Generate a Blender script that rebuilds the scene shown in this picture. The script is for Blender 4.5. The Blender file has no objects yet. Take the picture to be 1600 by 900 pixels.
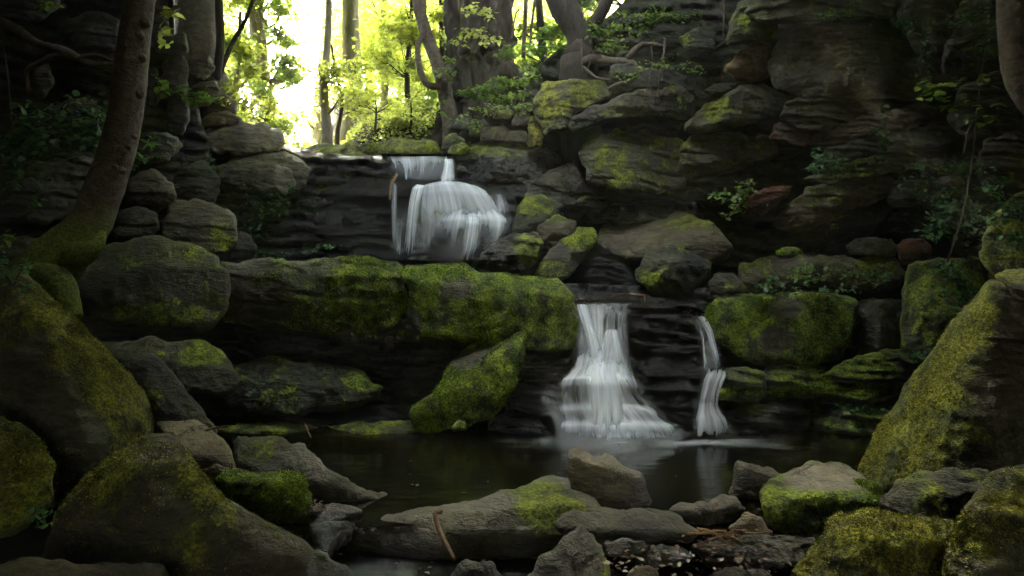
import bpy, math, random
import numpy as np
from mathutils import Vector
from mathutils.geometry import delaunay_2d_cdt

R = math.radians
scene = bpy.context.scene
COL = scene.collection

# ------------------------------------------------------------------ camera, sky, sun, exposure
F, CX, CY, H = 1067.0, 800.0, 450.0, 1.5          # photo pixels per unit slope, picture centre, eye height (m)
cam_d = bpy.data.cameras.new('camera')
cam_d.sensor_width = 36.0
cam_d.lens = 36.0 * F / 1600.0
cam_d.clip_start = 0.05
cam_d.clip_end = 800
cam = bpy.data.objects.new('camera', cam_d)
COL.objects.link(cam)
cam.location = (0, 0, H)
cam.rotation_euler = (R(90), 0, 0)
scene.camera = cam

SUN_ELEV, SUN_AZ = 52.0, -16.0       # azimuth measured from +Y (view direction), negative = left
world = bpy.data.worlds.new('World')
scene.world = world
world.use_nodes = True
wn, wl = world.node_tree.nodes, world.node_tree.links
wn.clear()
sky = wn.new('ShaderNodeTexSky')
sky.sky_type = 'NISHITA'
sky.sun_disc = False
sky.sun_elevation = R(SUN_ELEV)
sky.sun_rotation = R(SUN_AZ)
sky.dust_density = 5.0
sky.air_density = 1.0
sky.ozone_density = 1.0
hsv = wn.new('ShaderNodeHueSaturation')
hsv.inputs['Saturation'].default_value = 0.38
bg = wn.new('ShaderNodeBackground')
bg.inputs['Strength'].default_value = 0.15
wo = wn.new('ShaderNodeOutputWorld')
wl.new(sky.outputs[0], hsv.inputs['Color'])
wl.new(hsv.outputs[0], bg.inputs['Color'])
wl.new(bg.outputs[0], wo.inputs['Surface'])

sun_d = bpy.data.lights.new('sun', 'SUN')
sun_d.energy = 5.0
sun_d.angle = R(0.6)
sun_d.color = (1.0, 0.88, 0.60)
sun = bpy.data.objects.new('sun', sun_d)
COL.objects.link(sun)
sdir = Vector((math.sin(R(SUN_AZ)) * math.cos(R(SUN_ELEV)), math.cos(R(SUN_AZ)) * math.cos(R(SUN_ELEV)), math.sin(R(SUN_ELEV))))
sun.rotation_euler = sdir.to_track_quat('Z', 'Y').to_euler()
sun.location = (-4, 20, 30)

vs = scene.view_settings
vs.view_transform = 'Standard'
vs.look = 'None'
vs.exposure = 6.45
vs.gamma = 1.0
vs.use_curve_mapping = False
cy = scene.cycles
cy.use_denoising = True
cy.max_bounces = 8
cy.diffuse_bounces = 4
cy.glossy_bounces = 3
cy.transmission_bounces = 4
cy.transparent_max_bounces = 24
cy.volume_bounces = 1
cy.sample_clamp_indirect = 6.0
cy.caustics_reflective = False
cy.caustics_refractive = False

HAZE_DENSITY = 0.0020
LIGHT_GAP = (0.0, 6.85, 2.5, 2.75)       # the light gap in the added leaf roof: centre and half sizes (m)

# ------------------------------------------------------------------ numpy helpers
def unproj(px, py, Y):
    px, py, Y = np.asarray(px, float), np.asarray(py, float), np.asarray(Y, float)
    return np.stack([(px - CX) / F * Y, Y * np.ones_like(px), H - (py - CY) / F * Y], -1)

def hash3(ix, iy, iz, seed):
    n = (ix * 374761393 + iy * 668265263 + iz * 2147483647 + seed * 974711) & 0xffffffff
    n = ((n ^ (n >> 13)) * 1274126177) & 0xffffffff
    n = ((n ^ (n >> 16)) * 2246822519) & 0xffffffff
    return ((n ^ (n >> 15)) & 0xffff) / 65535.0 * 2 - 1

def vnoise(P, seed=0):
    P = np.asarray(P, float)
    i = np.floor(P).astype(np.int64)
    f = P - i
    w = f * f * f * (f * (f * 6 - 15) + 10)
    out = 0
    for dx in (0, 1):
        for dy in (0, 1):
            for dz in (0, 1):
                wt = (w[:, 0] if dx else 1 - w[:, 0]) * (w[:, 1] if dy else 1 - w[:, 1]) * (w[:, 2] if dz else 1 - w[:, 2])
                out = out + wt * hash3(i[:, 0] + dx, i[:, 1] + dy, i[:, 2] + dz, seed)
    return out

def fbm(P, freq, octs=4, seed=0, gain=0.5):
    a, s, out = 1.0, 0.0, 0
    for k in range(octs):
        out = out + a * vnoise(np.asarray(P) * freq * (2.03 ** k) + 17.3 * k, seed + k)
        s += a
        a *= gain
    return out / s

def smooth01(x, a, b):
    t = np.clip((np.asarray(x, float) - a) / (b - a), 0, 1)
    return t * t * (3 - 2 * t)

# ------------------------------------------------------------------ objects
def mk(name, V, faces, mat, parent=None, attrs=None, smooth=True, origin=None):
    """one mesh object from world-space vertices; faces is an (n,k) array or a list of arrays"""
    V = np.asarray(V, float)
    if origin is None:
        origin = parent_loc(parent) if parent else (0, 0, 0)
    L = V - np.asarray(origin)
    me = bpy.data.meshes.new(name)
    fl = faces if isinstance(faces, list) else [faces]
    fl = [np.asarray(f, np.int32) for f in fl if len(f)]
    loops = np.concatenate([f.ravel() for f in fl])
    tot = np.concatenate([np.full(len(f), f.shape[1], np.int32) for f in fl])
    me.vertices.add(len(L))
    me.vertices.foreach_set('co', L.ravel())
    me.loops.add(len(loops))
    me.loops.foreach_set('vertex_index', loops)
    me.polygons.add(len(tot))
    me.polygons.foreach_set('loop_start', np.concatenate([[0], np.cumsum(tot)[:-1]]).astype(np.int32))
    me.polygons.foreach_set('loop_total', tot)
    if smooth:
        me.polygons.foreach_set('use_smooth', np.ones(len(tot), bool))
    me.update(calc_edges=True)
    me.validate()
    for k, v in (attrs or {}).items():
        a = me.attributes.new(k, 'FLOAT', 'POINT')
        a.data.foreach_set('value', np.asarray(v, np.float32))
    me.materials.append(mat)
    o = bpy.data.objects.new(name, me)
    COL.objects.link(o)
    if parent:
        o.parent = parent
    else:
        o.location = origin
    return o

def parent_loc(o):
    p = np.zeros(3)
    while o:
        p += np.asarray(o.location)
        o = o.parent
    return p

def tag(o, label=None, cat=None, group=None, kind=None):
    if label: o['label'] = label
    if cat: o['category'] = cat
    if group: o['group'] = group
    if kind: o['kind'] = kind
    return o

def empty(name, loc, label, cat, group=None):
    o = bpy.data.objects.new(name, None)
    COL.objects.link(o)
    o.location = loc
    o.empty_display_size = 0.1
    return tag(o, label, cat, group)

class Buf:
    """collects vertices and faces of several shapes that make ONE mesh"""
    def __init__(s): s.V, s.T, s.Q, s.A, s.n = [], [], [], [], 0
    def add(s, V, T=None, Q=None, A=None):
        V = np.asarray(V, float)
        if T is not None and len(T): s.T.append(np.asarray(T) + s.n)
        if Q is not None and len(Q): s.Q.append(np.asarray(Q) + s.n)
        s.V.append(V); s.A.append(np.zeros(len(V)) if A is None else np.asarray(A)); s.n += len(V)
    def build(s, name, mat, parent=None, smooth=True, origin=None, attr=None):
        fl = []
        if s.T: fl.append(np.concatenate(s.T))
        if s.Q: fl.append(np.concatenate(s.Q))
        return mk(name, np.concatenate(s.V), fl, mat, parent, {attr: np.concatenate(s.A)} if attr else None, smooth, origin)

def catmull(P, n):
    """smooth resampling of a polyline (any dimension) to n points"""
    P = np.asarray(P, float)
    if len(P) == 2:
        t = np.linspace(0, 1, n)[:, None]
        return P[0] * (1 - t) + P[1] * t
    Q = np.vstack([2 * P[0] - P[1], P, 2 * P[-1] - P[-2]])
    t = np.linspace(0, len(P) - 1 - 1e-6, n)
    i = t.astype(int); f = (t - i)[:, None]
    a, b, c, d = Q[i], Q[i + 1], Q[i + 2], Q[i + 3]
    return 0.5 * (2 * b + (c - a) * f + (2 * a - 5 * b + 4 * c - d) * f * f + (3 * b - a - 3 * c + d) * f ** 3)

def tube(buf, path, rad, seg=8, n=24, lump=0.0, seed=0, cap=True, furrow=0.0):
    """a tapered, slightly lumpy limb along a world-space path"""
    PR = catmull(np.hstack([np.asarray(path, float), np.asarray(rad, float)[:, None]]), n)
    P, r = PR[:, :3], np.maximum(PR[:, 3], 0.0008)
    T = np.gradient(P, axis=0)
    T /= np.linalg.norm(T, axis=1)[:, None] + 1e-9
    up = np.array([0.13, 0.21, 1.0]) if abs(T[0, 2]) < 0.8 else np.array([1.0, 0.2, 0.1])
    N = np.zeros_like(P); v = np.cross(T[0], up)
    for k in range(n):
        v = v - T[k] * np.dot(v, T[k]); v /= np.linalg.norm(v) + 1e-9
        N[k] = v
    B = np.cross(T, N)
    a = np.arange(seg) / seg * 2 * math.pi
    rr = r[:, None] * np.ones(seg)
    ring = N[:, None, :] * np.cos(a)[None, :, None] + B[:, None, :] * np.sin(a)[None, :, None]
    V = P[:, None, :] + ring * rr[..., None]
    if lump:
        q = V.reshape(-1, 3)
        d = fbm(q, 1.1 / max(r.max(), 0.01), 3, seed) * lump
        V = P[:, None, :] + ring * (rr * (1 + d.reshape(n, seg)))[..., None]
    if furrow:                                  # deep bark ridges that run up the trunk and fuse
        q = np.stack([np.broadcast_to(np.cos(a), (n, seg)) * 2.6, np.broadcast_to(np.sin(a), (n, seg)) * 2.6, np.broadcast_to(np.linspace(0, 4.0, n)[:, None], (n, seg))], -1).reshape(-1, 3)
        fw = (0.5 - np.abs(fbm(q, 1.6, 4, seed + 4)) * 2.2) + .5 * fbm(q * [1, 1, 3], 1.0, 3, seed + 6)
        V = V + ring * (r[:, None] * furrow * fw.reshape(n, seg))[..., None]
    V = V.reshape(-1, 3)
    i = np.arange(n - 1)[:, None] * seg; j = np.arange(seg)[None, :]; j2 = (j + 1) % seg
    Q = np.stack([i + j, i + j2, i + seg + j2, i + seg + j], -1).reshape(-1, 4)
    T3 = None
    if cap:
        V = np.vstack([V, P[:1], P[-1:]])
        b0, b1 = n * seg, n * seg + 1
        jj = np.arange(seg); k2 = (jj + 1) % seg
        T3 = np.vstack([np.stack([np.full(seg, b0), k2, jj], -1), np.stack([np.full(seg, b1), (n - 1) * seg + jj, (n - 1) * seg + k2], -1)])
    buf.add(V, T3, Q)

def norm(v): return v / (np.linalg.norm(v, axis=-1, keepdims=True) + 1e-9)

def leaves(buf, P, size, rng, up=0.5, toward=None, simple=False, width=0.3, droop=0.0, dirs=None):
    """leaf blades at points P: folded along the midrib, each its own size, tilt and heading"""
    P = np.asarray(P, float); n = len(P)
    if n == 0: return
    s = size * rng.uniform(0.6, 1.3, n) if np.isscalar(size) else size
    nr = rng.normal(size=(n, 3)); nr[:, 2] = np.abs(nr[:, 2]) + up * 2
    if toward is not None: nr += np.asarray(toward)
    nr = norm(nr)
    d = rng.normal(size=(n, 3)) if dirs is None else dirs + rng.normal(size=(n, 3)) * 0.35
    d[:, 2] -= droop
    d = norm(d - nr * np.sum(d * nr, -1, keepdims=True))
    w = np.cross(nr, d)
    S = s[:, None]
    if simple:
        V = np.stack([P, P + (d * 0.5 - w * width + nr * 0.05) * S, P + d * S, P + (d * 0.5 + w * width + nr * 0.05) * S], 1).reshape(-1, 3)
        b = np.arange(n)[:, None] * 4
        buf.add(V, None, b + np.array([0, 1, 2, 3]), np.repeat(rng.uniform(0, 1, n), 4))
    else:
        V = np.stack([P, P + (d * 0.3 + w * width * 0.9 + nr * 0.07) * S, P + (d * 0.65 + w * width * 0.8 + nr * 0.06) * S, P + (d - nr * 0.1) * S,
                      P + (d * 0.65 - w * width * 0.8 + nr * 0.06) * S, P + (d * 0.3 - w * width * 0.9 + nr * 0.07) * S, P + d * 0.45 * S], 1).reshape(-1, 3)
        b = np.arange(n)[:, None] * 7
        T = np.concatenate([b + np.array(t) for t in ([0, 6, 1], [1, 6, 2], [2, 6, 3], [3, 6, 4], [4, 6, 5], [5, 6, 0])])
        buf.add(V, T, None, np.repeat(rng.uniform(0, 1, n), 7))
# ------------------------------------------------------------------ materials
class NT:
    def __init__(s, name):
        s.m = bpy.data.materials.new(name); s.m.use_nodes = True
        s.n, s.l = s.m.node_tree.nodes, s.m.node_tree.links
        s.n.clear(); s.out = s.n.new('ShaderNodeOutputMaterial')
    def new(s, t, **kw):
        x = s.n.new(t)
        for k, v in kw.items(): setattr(x, k, v)
        return x
    def set(s, sock, v):
        if hasattr(v, 'is_output') or isinstance(v, bpy.types.NodeSocket): s.l.new(v, sock)
        else: sock.default_value = v
    def math(s, op, a, b=0.0, c=None, clamp=False):
        x = s.new('ShaderNodeMath', operation=op, use_clamp=clamp)
        s.set(x.inputs[0], a); s.set(x.inputs[1], b)
        if c is not None: s.set(x.inputs[2], c)
        return x.outputs[0]
    def mix(s, f, a, b, blend='MIX'):
        x = s.new('ShaderNodeMix', data_type='RGBA', blend_type=blend)
        s.set(x.inputs[0], f); s.set(x.inputs[6], a); s.set(x.inputs[7], b)
        return x.outputs[2]
    def noise(s, scale, detail=4, rough=0.55, vec=None, dist=0.0):
        x = s.new('ShaderNodeTexNoise')
        x.inputs['Scale'].default_value = scale; x.inputs['Detail'].default_value = detail
        x.inputs['Roughness'].default_value = rough; x.inputs['Distortion'].default_value = dist
        if vec is not None: s.l.new(vec, x.inputs['Vector'])
        return x.outputs['Fac']
    def ramp(s, v, a, b, lo=0.0, hi=1.0):
        x = s.new('ShaderNodeMapRange', interpolation_type='SMOOTHSTEP')
        s.set(x.inputs[0], v)
        x.inputs[1].default_value, x.inputs[2].default_value, x.inputs[3].default_value, x.inputs[4].default_value = a, b, lo, hi
        return x.outputs[0]
    def attr(s, name, kind='GEOMETRY', out='Fac'):
        x = s.new('ShaderNodeAttribute', attribute_type=kind, attribute_name=name)
        return x.outputs[out]
    def pos(s): return s.new('ShaderNodeNewGeometry').outputs['Position']
    def nz(s):
        x = s.new('ShaderNodeSeparateXYZ'); s.l.new(s.new('ShaderNodeNewGeometry').outputs['Normal'], x.inputs[0]); return x.outputs[2]
    def scaled(s, vec, sc):
        x = s.new('ShaderNodeMapping'); s.l.new(vec, x.inputs['Vector']); x.inputs['Scale'].default_value = sc; return x.outputs[0]
    def bump(s, h, strength, dist, nrm=None):
        x = s.new('ShaderNodeBump'); x.inputs['Strength'].default_value = strength; x.inputs['Distance'].default_value = dist
        s.l.new(h, x.inputs['Height'])
        if nrm is not None: s.l.new(nrm, x.inputs['Normal'])
        return x.outputs[0]
    def bsdf(s, col, rough, nrm=None, spec=0.5):
        x = s.new('ShaderNodeBsdfPrincipled')
        s.set(x.inputs['Base Color'], col); s.set(x.inputs['Roughness'], rough); s.set(x.inputs['Specular IOR Level'], spec)
        if nrm is not None: s.l.new(nrm, x.inputs['Normal'])
        return x
    def done(s, sh):
        s.l.new(sh, s.out.inputs['Surface']); return s.m

def C(*c): return (*c, 1.0)

def rock_material():
    t = NT('mossy_rock')
    p = t.pos()
    flat = t.scaled(p, (1, 1, 3.2))
    n_big, n_mid, n_fine = t.noise(1.6, 5, 0.6, p), t.noise(7, 6, 0.65, flat, 0.6), t.noise(38, 5, 0.7, p)
    col = t.attr('rock_colour', 'OBJECT', 'Color')
    wet = t.attr('wetness', 'OBJECT')
    warm = t.attr('moss_warmth', 'OBJECT')
    moss = t.attr('moss')
    base = t.mix(t.ramp(n_big, 0.3, 0.7), t.mix(1.0, col, C(0.55, 0.55, 0.6), 'MULTIPLY'), t.mix(1.0, col, C(1.35, 1.25, 1.1), 'MULTIPLY'))
    base = t.mix(t.ramp(n_mid, 0.35, 0.72), base, t.mix(1.0, base, C(0.45, 0.44, 0.42), 'MULTIPLY'))
    base = t.mix(t.ramp(n_fine, 0.45, 0.8, 0, 0.6), base, t.mix(1.0, base, C(1.7, 1.65, 1.5), 'MULTIPLY'))
    # bedding lines and cracks
    warp = t.noise(2.3, 4, 0.6, p)
    bed = t.new('ShaderNodeTexNoise'); bed.noise_dimensions = '1D'; bed.inputs['Scale'].default_value = 1.0; bed.inputs['Detail'].default_value = 4; bed.inputs['Roughness'].default_value = 0.75
    sz = t.new('ShaderNodeSeparateXYZ'); t.l.new(p, sz.inputs[0])
    t.l.new(t.math('ADD', t.math('MULTIPLY', sz.outputs[2], 13.0), t.math('ADD', t.math('MULTIPLY', warp, 5.0), t.math('MULTIPLY', sz.outputs[0], 1.1))), bed.inputs['W'])
    bedf = bed.outputs['Fac']
    ck = t.new('ShaderNodeTexVoronoi'); ck.feature = 'DISTANCE_TO_EDGE'; ck.inputs['Scale'].default_value = 1.7
    wv = t.new('ShaderNodeVectorMath', operation='ADD'); t.l.new(p, wv.inputs[0])
    nv = t.new('ShaderNodeTexNoise'); nv.inputs['Scale'].default_value = 3.0; nv.inputs['Detail'].default_value = 6; nv.inputs['Roughness'].default_value = .7; t.l.new(p, nv.inputs['Vector'])
    sv = t.new('ShaderNodeVectorMath', operation='SCALE'); sv.inputs['Scale'].default_value = 0.55; t.l.new(nv.outputs['Color'], sv.inputs[0]); t.l.new(sv.outputs[0], wv.inputs[1])
    t.l.new(wv.outputs[0], ck.inputs['Vector'])
    crack = t.ramp(ck.outputs['Distance'], 0.0, 0.022, 1.0, 0.0)
    crack = t.math('MULTIPLY', crack, t.ramp(n_big, 0.42, 0.56))
    base = t.mix(t.math('MULTIPLY', crack, 0.75), base, C(0.012, 0.011, 0.010))
    base = t.mix(t.ramp(bedf, 0.56, 0.72, 0, 0.5), base, t.mix(1.0, base, C(0.5, 0.46, 0.42), 'MULTIPLY'))
    # pale lichen specks
    vor = t.new('ShaderNodeTexVoronoi'); vor.inputs['Scale'].default_value = 34; t.l.new(p, vor.inputs['Vector'])
    speck = t.math('MULTIPLY', t.ramp(vor.outputs['Distance'], 0.16, 0.08), t.ramp(t.noise(5.0, 3, 0.6, p), 0.56, 0.66))
    base = t.mix(t.math('MULTIPLY', speck, 0.55), base, C(0.34, 0.35, 0.30))
    # algae film, then moss
    film = t.math('MULTIPLY', t.ramp(t.math('ADD', t.math('MULTIPLY', moss, 0.75), t.math('SUBTRACT', n_big, 0.5)), 0.05, 0.5), 0.6)
    base = t.mix(film, base, C(0.052, 0.058, 0.016))
    m = t.math('ADD', t.math('MULTIPLY', moss, 0.9), t.math('MULTIPLY', t.math('SUBTRACT', t.noise(3.3, 7, 0.68, p, 0.4), 0.5), 1.7))
    m = t.math('ADD', m, t.math('MULTIPLY', t.nz(), t.math('MULTIPLY', moss, 0.25)))
    mask = t.ramp(m, 0.40, 0.62)
    tuft = t.noise(46, 5, 0.72, p)
    mvar = t.noise(5.5, 5, 0.65, p)
    green = t.mix(t.ramp(mvar, 0.36, 0.64), C(0.018, 0.042, 0.005), C(0.190, 0.285, 0.010))
    olive = t.mix(t.ramp(mvar, 0.36, 0.64), C(0.036, 0.040, 0.006), C(0.230, 0.225, 0.014))
    mc = t.mix(warm, green, olive)
    mc = t.mix(t.ramp(tuft, 0.35, 0.7), t.mix(1.0, mc, C(0.28, 0.32, 0.35), 'MULTIPLY'), t.mix(1.0, mc, C(1.7, 1.6, 1.2), 'MULTIPLY'))
    c = t.mix(mask, base, mc)
    rough_r = t.math('SUBTRACT', t.math('ADD', 0.75, t.math('MULTIPLY', n_mid, 0.25)), t.math('MULTIPLY', wet, 0.72))
    rough = t.math('ADD', rough_r, t.math('MULTIPLY', mask, t.math('SUBTRACT', 0.95, rough_r)))
    h = t.math('ADD', t.math('MULTIPLY', n_mid, 1.0), t.math('MULTIPLY', n_fine, 0.45))
    h = t.math('SUBTRACT', t.math('ADD', h, t.math('MULTIPLY', bedf, 0.7)), t.math('MULTIPLY', crack, 0.9))
    hm = t.math('ADD', t.math('MULTIPLY', tuft, 1.1), t.math('MULTIPLY', t.noise(17, 4, 0.6, p), 0.9))
    hh = t.math('ADD', t.math('MULTIPLY', h, t.math('SUBTRACT', 1.0, mask)), t.math('MULTIPLY', hm, mask))
    hh = t.math('ADD', hh, t.math('MULTIPLY', mask, 0.5))
    # water film: fine beads and runnels that catch the light
    bead = t.math('ADD', t.noise(30, 4, 0.7, t.scaled(p, (1, 1, .55)), 0.8), t.math('MULTIPLY', t.noise(11, 3, 0.6, p), 1.2))
    hh = t.math('ADD', hh, t.math('MULTIPLY', t.math('MULTIPLY', wet, t.math('SUBTRACT', 1.0, mask)), t.math('MULTIPLY', bead, 1.3)))
    nb = t.bump(hh, 1.0, 0.045)
    s_ = t.bsdf(c, rough, nb, 0.5)
    t.l.new(t.math('MULTIPLY', t.math('SUBTRACT', 1.0, mask), t.math('MULTIPLY', t.math('POWER', wet, 2.0), 0.6)), s_.inputs['Coat Weight'])
    s_.inputs['Coat Roughness'].default_value = 0.16
    s_.inputs['Coat IOR'].default_value = 1.45
    t.l.new(nb, s_.inputs['Coat Normal'])
    return t.done(s_.outputs[0])

def bark_material(name, dark, light, mossy=0.0, scale=1.0, rings=False):
    t = NT(name); p = t.pos()
    v = t.scaled(p, (1, 1, 1.7) if rings else (1, 1, 0.25))
    a, b = t.noise(9 * scale, 6, 0.65, v, 0.5), t.noise(40 * scale, 4, 0.6, v)
    c = t.mix(t.ramp(a, 0.3, 0.7), C(*dark), C(*light))
    c = t.mix(t.ramp(b, 0.5, 0.75, 0, 0.6), c, t.mix(1.0, c, C(0.45, 0.42, 0.4), 'MULTIPLY'))
    g = t.noise(2.2, 5, 0.65, p)
    if mossy:
        ms = t.math('MULTIPLY', t.attr('moss'), mossy)
        mk_ = t.ramp(t.math('ADD', ms, t.math('SUBTRACT', g, 0.5)), 0.3, 0.6)
        c = t.mix(mk_, c, t.mix(t.ramp(t.noise(40, 4, 0.7, p), 0.35, 0.7), C(0.03, 0.045, 0.006), C(0.13, 0.14, 0.014)))
    h = t.math('ADD', t.math('MULTIPLY', a, 1.0), t.math('MULTIPLY', b, 0.4))
    return t.done(t.bsdf(c, 0.85, t.bump(h, 0.7, 0.03), 0.3).outputs[0])

def leaf_material(name, dark, light, trans, tw=0.5, gloss=0.45):
    t = NT(name); p = t.pos()
    k = t.attr('leaf')
    k2 = t.math('ADD', t.math('MULTIPLY', k, 0.6), t.math('MULTIPLY', t.noise(1.3, 3, 0.6, p), 0.5))
    c = t.mix(t.ramp(k2, 0.2, 0.9), C(*dark), C(*light))
    tc = t.mix(t.ramp(k2, 0.2, 0.9), C(*[x * 0.55 for x in trans]), C(*trans))
    d = t.bsdf(c, gloss, None, 0.4)
    tr = t.new('ShaderNodeBsdfTranslucent'); t.l.new(tc, tr.inputs['Color'])
    ms = t.new('ShaderNodeMixShader'); ms.inputs[0].default_value = tw
    t.l.new(d.outputs[0], ms.inputs[1]); t.l.new(tr.outputs[0], ms.inputs[2])
    return t.done(ms.outputs[0])

def fall_material():
    """silky falling water: white streaks that follow the flow, thin between them"""
    t = NT('falling_water')
    u, v, dens = t.attr('across'), t.attr('flow'), t.attr('thickness')
    def vec(su, sv, off):
        x = t.new('ShaderNodeCombineXYZ')
        t.l.new(t.math('MULTIPLY', u, su), x.inputs[0]); t.l.new(t.math('MULTIPLY', v, sv), x.inputs[1]); x.inputs[2].default_value = off
        return x.outputs[0]
    s1, s2, s3 = t.noise(1, 3, 0.6, vec(13, 0.5, 0)), t.noise(1, 3, 0.6, vec(44, 0.8, 3)), t.noise(1, 2, 0.5, vec(120, 1.2, 7))
    st = t.math('ADD', t.math('ADD', t.math('MULTIPLY', s1, 0.42), t.math('MULTIPLY', s2, 0.36)), t.math('MULTIPLY', s3, 0.22))
    k = t.ramp(st, 0.30, 0.70)
    # thin veils break into strands, thick water closes softly
    a = t.math('MULTIPLY', dens, t.math('ADD', 0.40, t.math('MULTIPLY', k, 0.85)))
    a = t.math('SUBTRACT', 1.0, t.math('POWER', 2.718, t.math('MULTIPLY', a, -1.85)))
    a = t.math('MULTIPLY', a, 0.97, clamp=True)
    col = t.mix(t.ramp(st, 0.35, 0.7), C(0.80, 0.86, 0.86), C(0.93, 0.95, 0.94))
    d = t.new('ShaderNodeBsdfDiffuse'); t.l.new(col, d.inputs['Color'])
    tr = t.new('ShaderNodeBsdfTranslucent'); t.l.new(col, tr.inputs['Color'])
    m1 = t.new('ShaderNodeMixShader'); m1.inputs[0].default_value = 0.4
    t.l.new(d.outputs[0], m1.inputs[1]); t.l.new(tr.outputs[0], m1.inputs[2])
    tp = t.new('ShaderNodeBsdfTransparent')
    m2 = t.new('ShaderNodeMixShader')
    t.l.new(a, m2.inputs[0]); t.l.new(tp.outputs[0], m2.inputs[1]); t.l.new(m1.outputs[0], m2.inputs[2])
    return t.done(m2.outputs[0])

def pool_material(name, deep, shallow, rough=0.06, ripple=0.06):
    t = NT(name); p = t.pos()
    c = t.mix(t.ramp(t.noise(0.8, 3, 0.5, p), 0.35, 0.7), C(*deep), C(*shallow))
    h = t.noise(3.0, 3, 0.5, t.scaled(p, (0.6, 2.2, 1)))
    return t.done(t.bsdf(c, rough, t.bump(h, ripple, 0.05), 0.5).outputs[0])

def soft_white_material(name, strength, sc):
    """foam drifting on the water: opacity from the vertex attribute, broken by noise"""
    t = NT(name); p = t.pos()
    a = t.math('MULTIPLY', t.attr('thickness'), t.ramp(t.noise(sc, 4, 0.6, t.scaled(p, (0.7, 2.0, 1))), 0.25, 0.75, 0.25, 1.0))
    a = t.math('MULTIPLY', a, strength, clamp=True)
    d = t.new('ShaderNodeBsdfDiffuse'); d.inputs['Color'].default_value = C(0.78, 0.84, 0.84)
    tp = t.new('ShaderNodeBsdfTransparent'); m2 = t.new('ShaderNodeMixShader')
    t.l.new(a, m2.inputs[0]); t.l.new(tp.outputs[0], m2.inputs[1]); t.l.new(d.outputs[0], m2.inputs[2])
    return t.done(m2.outputs[0])

def soil_material():
    t = NT('forest_soil'); p = t.pos()
    a, b = t.noise(2.5, 6, 0.65, p), t.noise(30, 4, 0.7, p)
    c = t.mix(t.ramp(a, 0.35, 0.65), C(0.012, 0.010, 0.007), C(0.028, 0.026, 0.012))
    c = t.mix(t.ramp(b, 0.5, 0.7, 0, 0.7), c, C(0.045, 0.032, 0.017))
    return t.done(t.bsdf(c, 0.95, t.bump(t.math('ADD', a, b), 0.8, 0.05), 0.2).outputs[0])

M_ROCK = rock_material()
M_SOIL = soil_material()
M_BARK = bark_material('beech_bark', (0.045, 0.034, 0.022), (0.115, 0.088, 0.060), 1.0, 1.0, True)
M_BARKDK = bark_material('dark_bark', (0.009, 0.007, 0.004), (0.036, 0.026, 0.016), 1.0, 1.3)
M_BARKFAR = bark_material('hazed_bark', (0.10, 0.085, 0.055), (0.22, 0.19, 0.13), 0.0, 0.7)  # pale far bark, lightened further to put background haze into the colour
M_ROOT = bark_material('root_bark', (0.035, 0.026, 0.017), (0.09, 0.068, 0.046), 0.0, 2.0)
M_STICK = bark_material('stick_wood', (0.12, 0.065, 0.03), (0.25, 0.15, 0.08), 0.0, 3.0)
M_LEAFSUN = leaf_material('sunlit_leaf', (0.07, 0.12, 0.018), (0.15, 0.22, 0.03), (0.60, 0.68, 0.11), 0.62)  # lit copy of the leaf, background sunlight raised into its colours
M_LEAFHAZE = leaf_material('hazed_leaf', (0.05, 0.09, 0.022), (0.12, 0.18, 0.04), (0.42, 0.54, 0.14), 0.6)  # background haze and glow put into these lighter leaf colours
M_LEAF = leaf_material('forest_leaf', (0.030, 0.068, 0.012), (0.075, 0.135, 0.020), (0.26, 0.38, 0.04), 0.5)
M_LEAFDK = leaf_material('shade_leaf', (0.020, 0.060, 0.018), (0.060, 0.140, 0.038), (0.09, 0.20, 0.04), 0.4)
M_LEAFDEEP = leaf_material('light_block_leaf', (0.015, 0.035, 0.012), (0.035, 0.07, 0.02), (0.03, 0.05, 0.012), 0.25)  # dark, nearly opaque leaf of the added roof, keeps sky light out
M_MOSSGREEN = leaf_material('green_moss', (0.030, 0.066, 0.006), (0.260, 0.350, 0.014), (0.16, 0.26, 0.015), 0.3, 0.8)
M_MOSSOLIVE = leaf_material('olive_moss', (0.060, 0.065, 0.008), (0.330, 0.310, 0.022), (0.26, 0.25, 0.02), 0.3, 0.8)
M_FERN = leaf_material('fern_leaf', (0.030, 0.080, 0.014), (0.070, 0.150, 0.022), (0.20, 0.36, 0.04), 0.45)
M_DEADLEAF = leaf_material('fallen_leaf', (0.04, 0.024, 0.012), (0.13, 0.08, 0.04), (0.10, 0.05, 0.02), 0.2)
M_FALL = fall_material()
M_POOL = pool_material('pool_water', (0.004, 0.0048, 0.0018), (0.014, 0.012, 0.004), 0.13, 0.10)
M_STREAM = pool_material('stream_water', (0.012, 0.016, 0.016), (0.030, 0.036, 0.036), 0.16, 0.25)
M_FOAM = soft_white_material('drifting_foam', 1.0, 6.0)
# ------------------------------------------------------------------ rocks: a traced outline given its own depth, thickness and faces
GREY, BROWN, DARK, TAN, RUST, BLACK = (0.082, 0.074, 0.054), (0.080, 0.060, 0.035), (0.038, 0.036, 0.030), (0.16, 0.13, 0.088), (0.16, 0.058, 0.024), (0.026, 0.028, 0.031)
ROCK_SEED = [100]

def seg_dist(P, A):
    """distance of points to a closed polygon's edges"""
    B = np.roll(A, -1, 0)
    d = np.full(len(P), 1e9)
    for k in range(0, len(P), 1500):
        q = P[k:k + 1500, None, :]
        ab = (B - A)[None]
        t = np.clip(((q - A[None]) * ab).sum(-1) / ((ab ** 2).sum(-1) + 1e-9), 0, 1)
        d[k:k + 1500] = np.sqrt((((A[None] + ab * t[..., None]) - q) ** 2).sum(-1).min(1))
    return d

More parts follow.
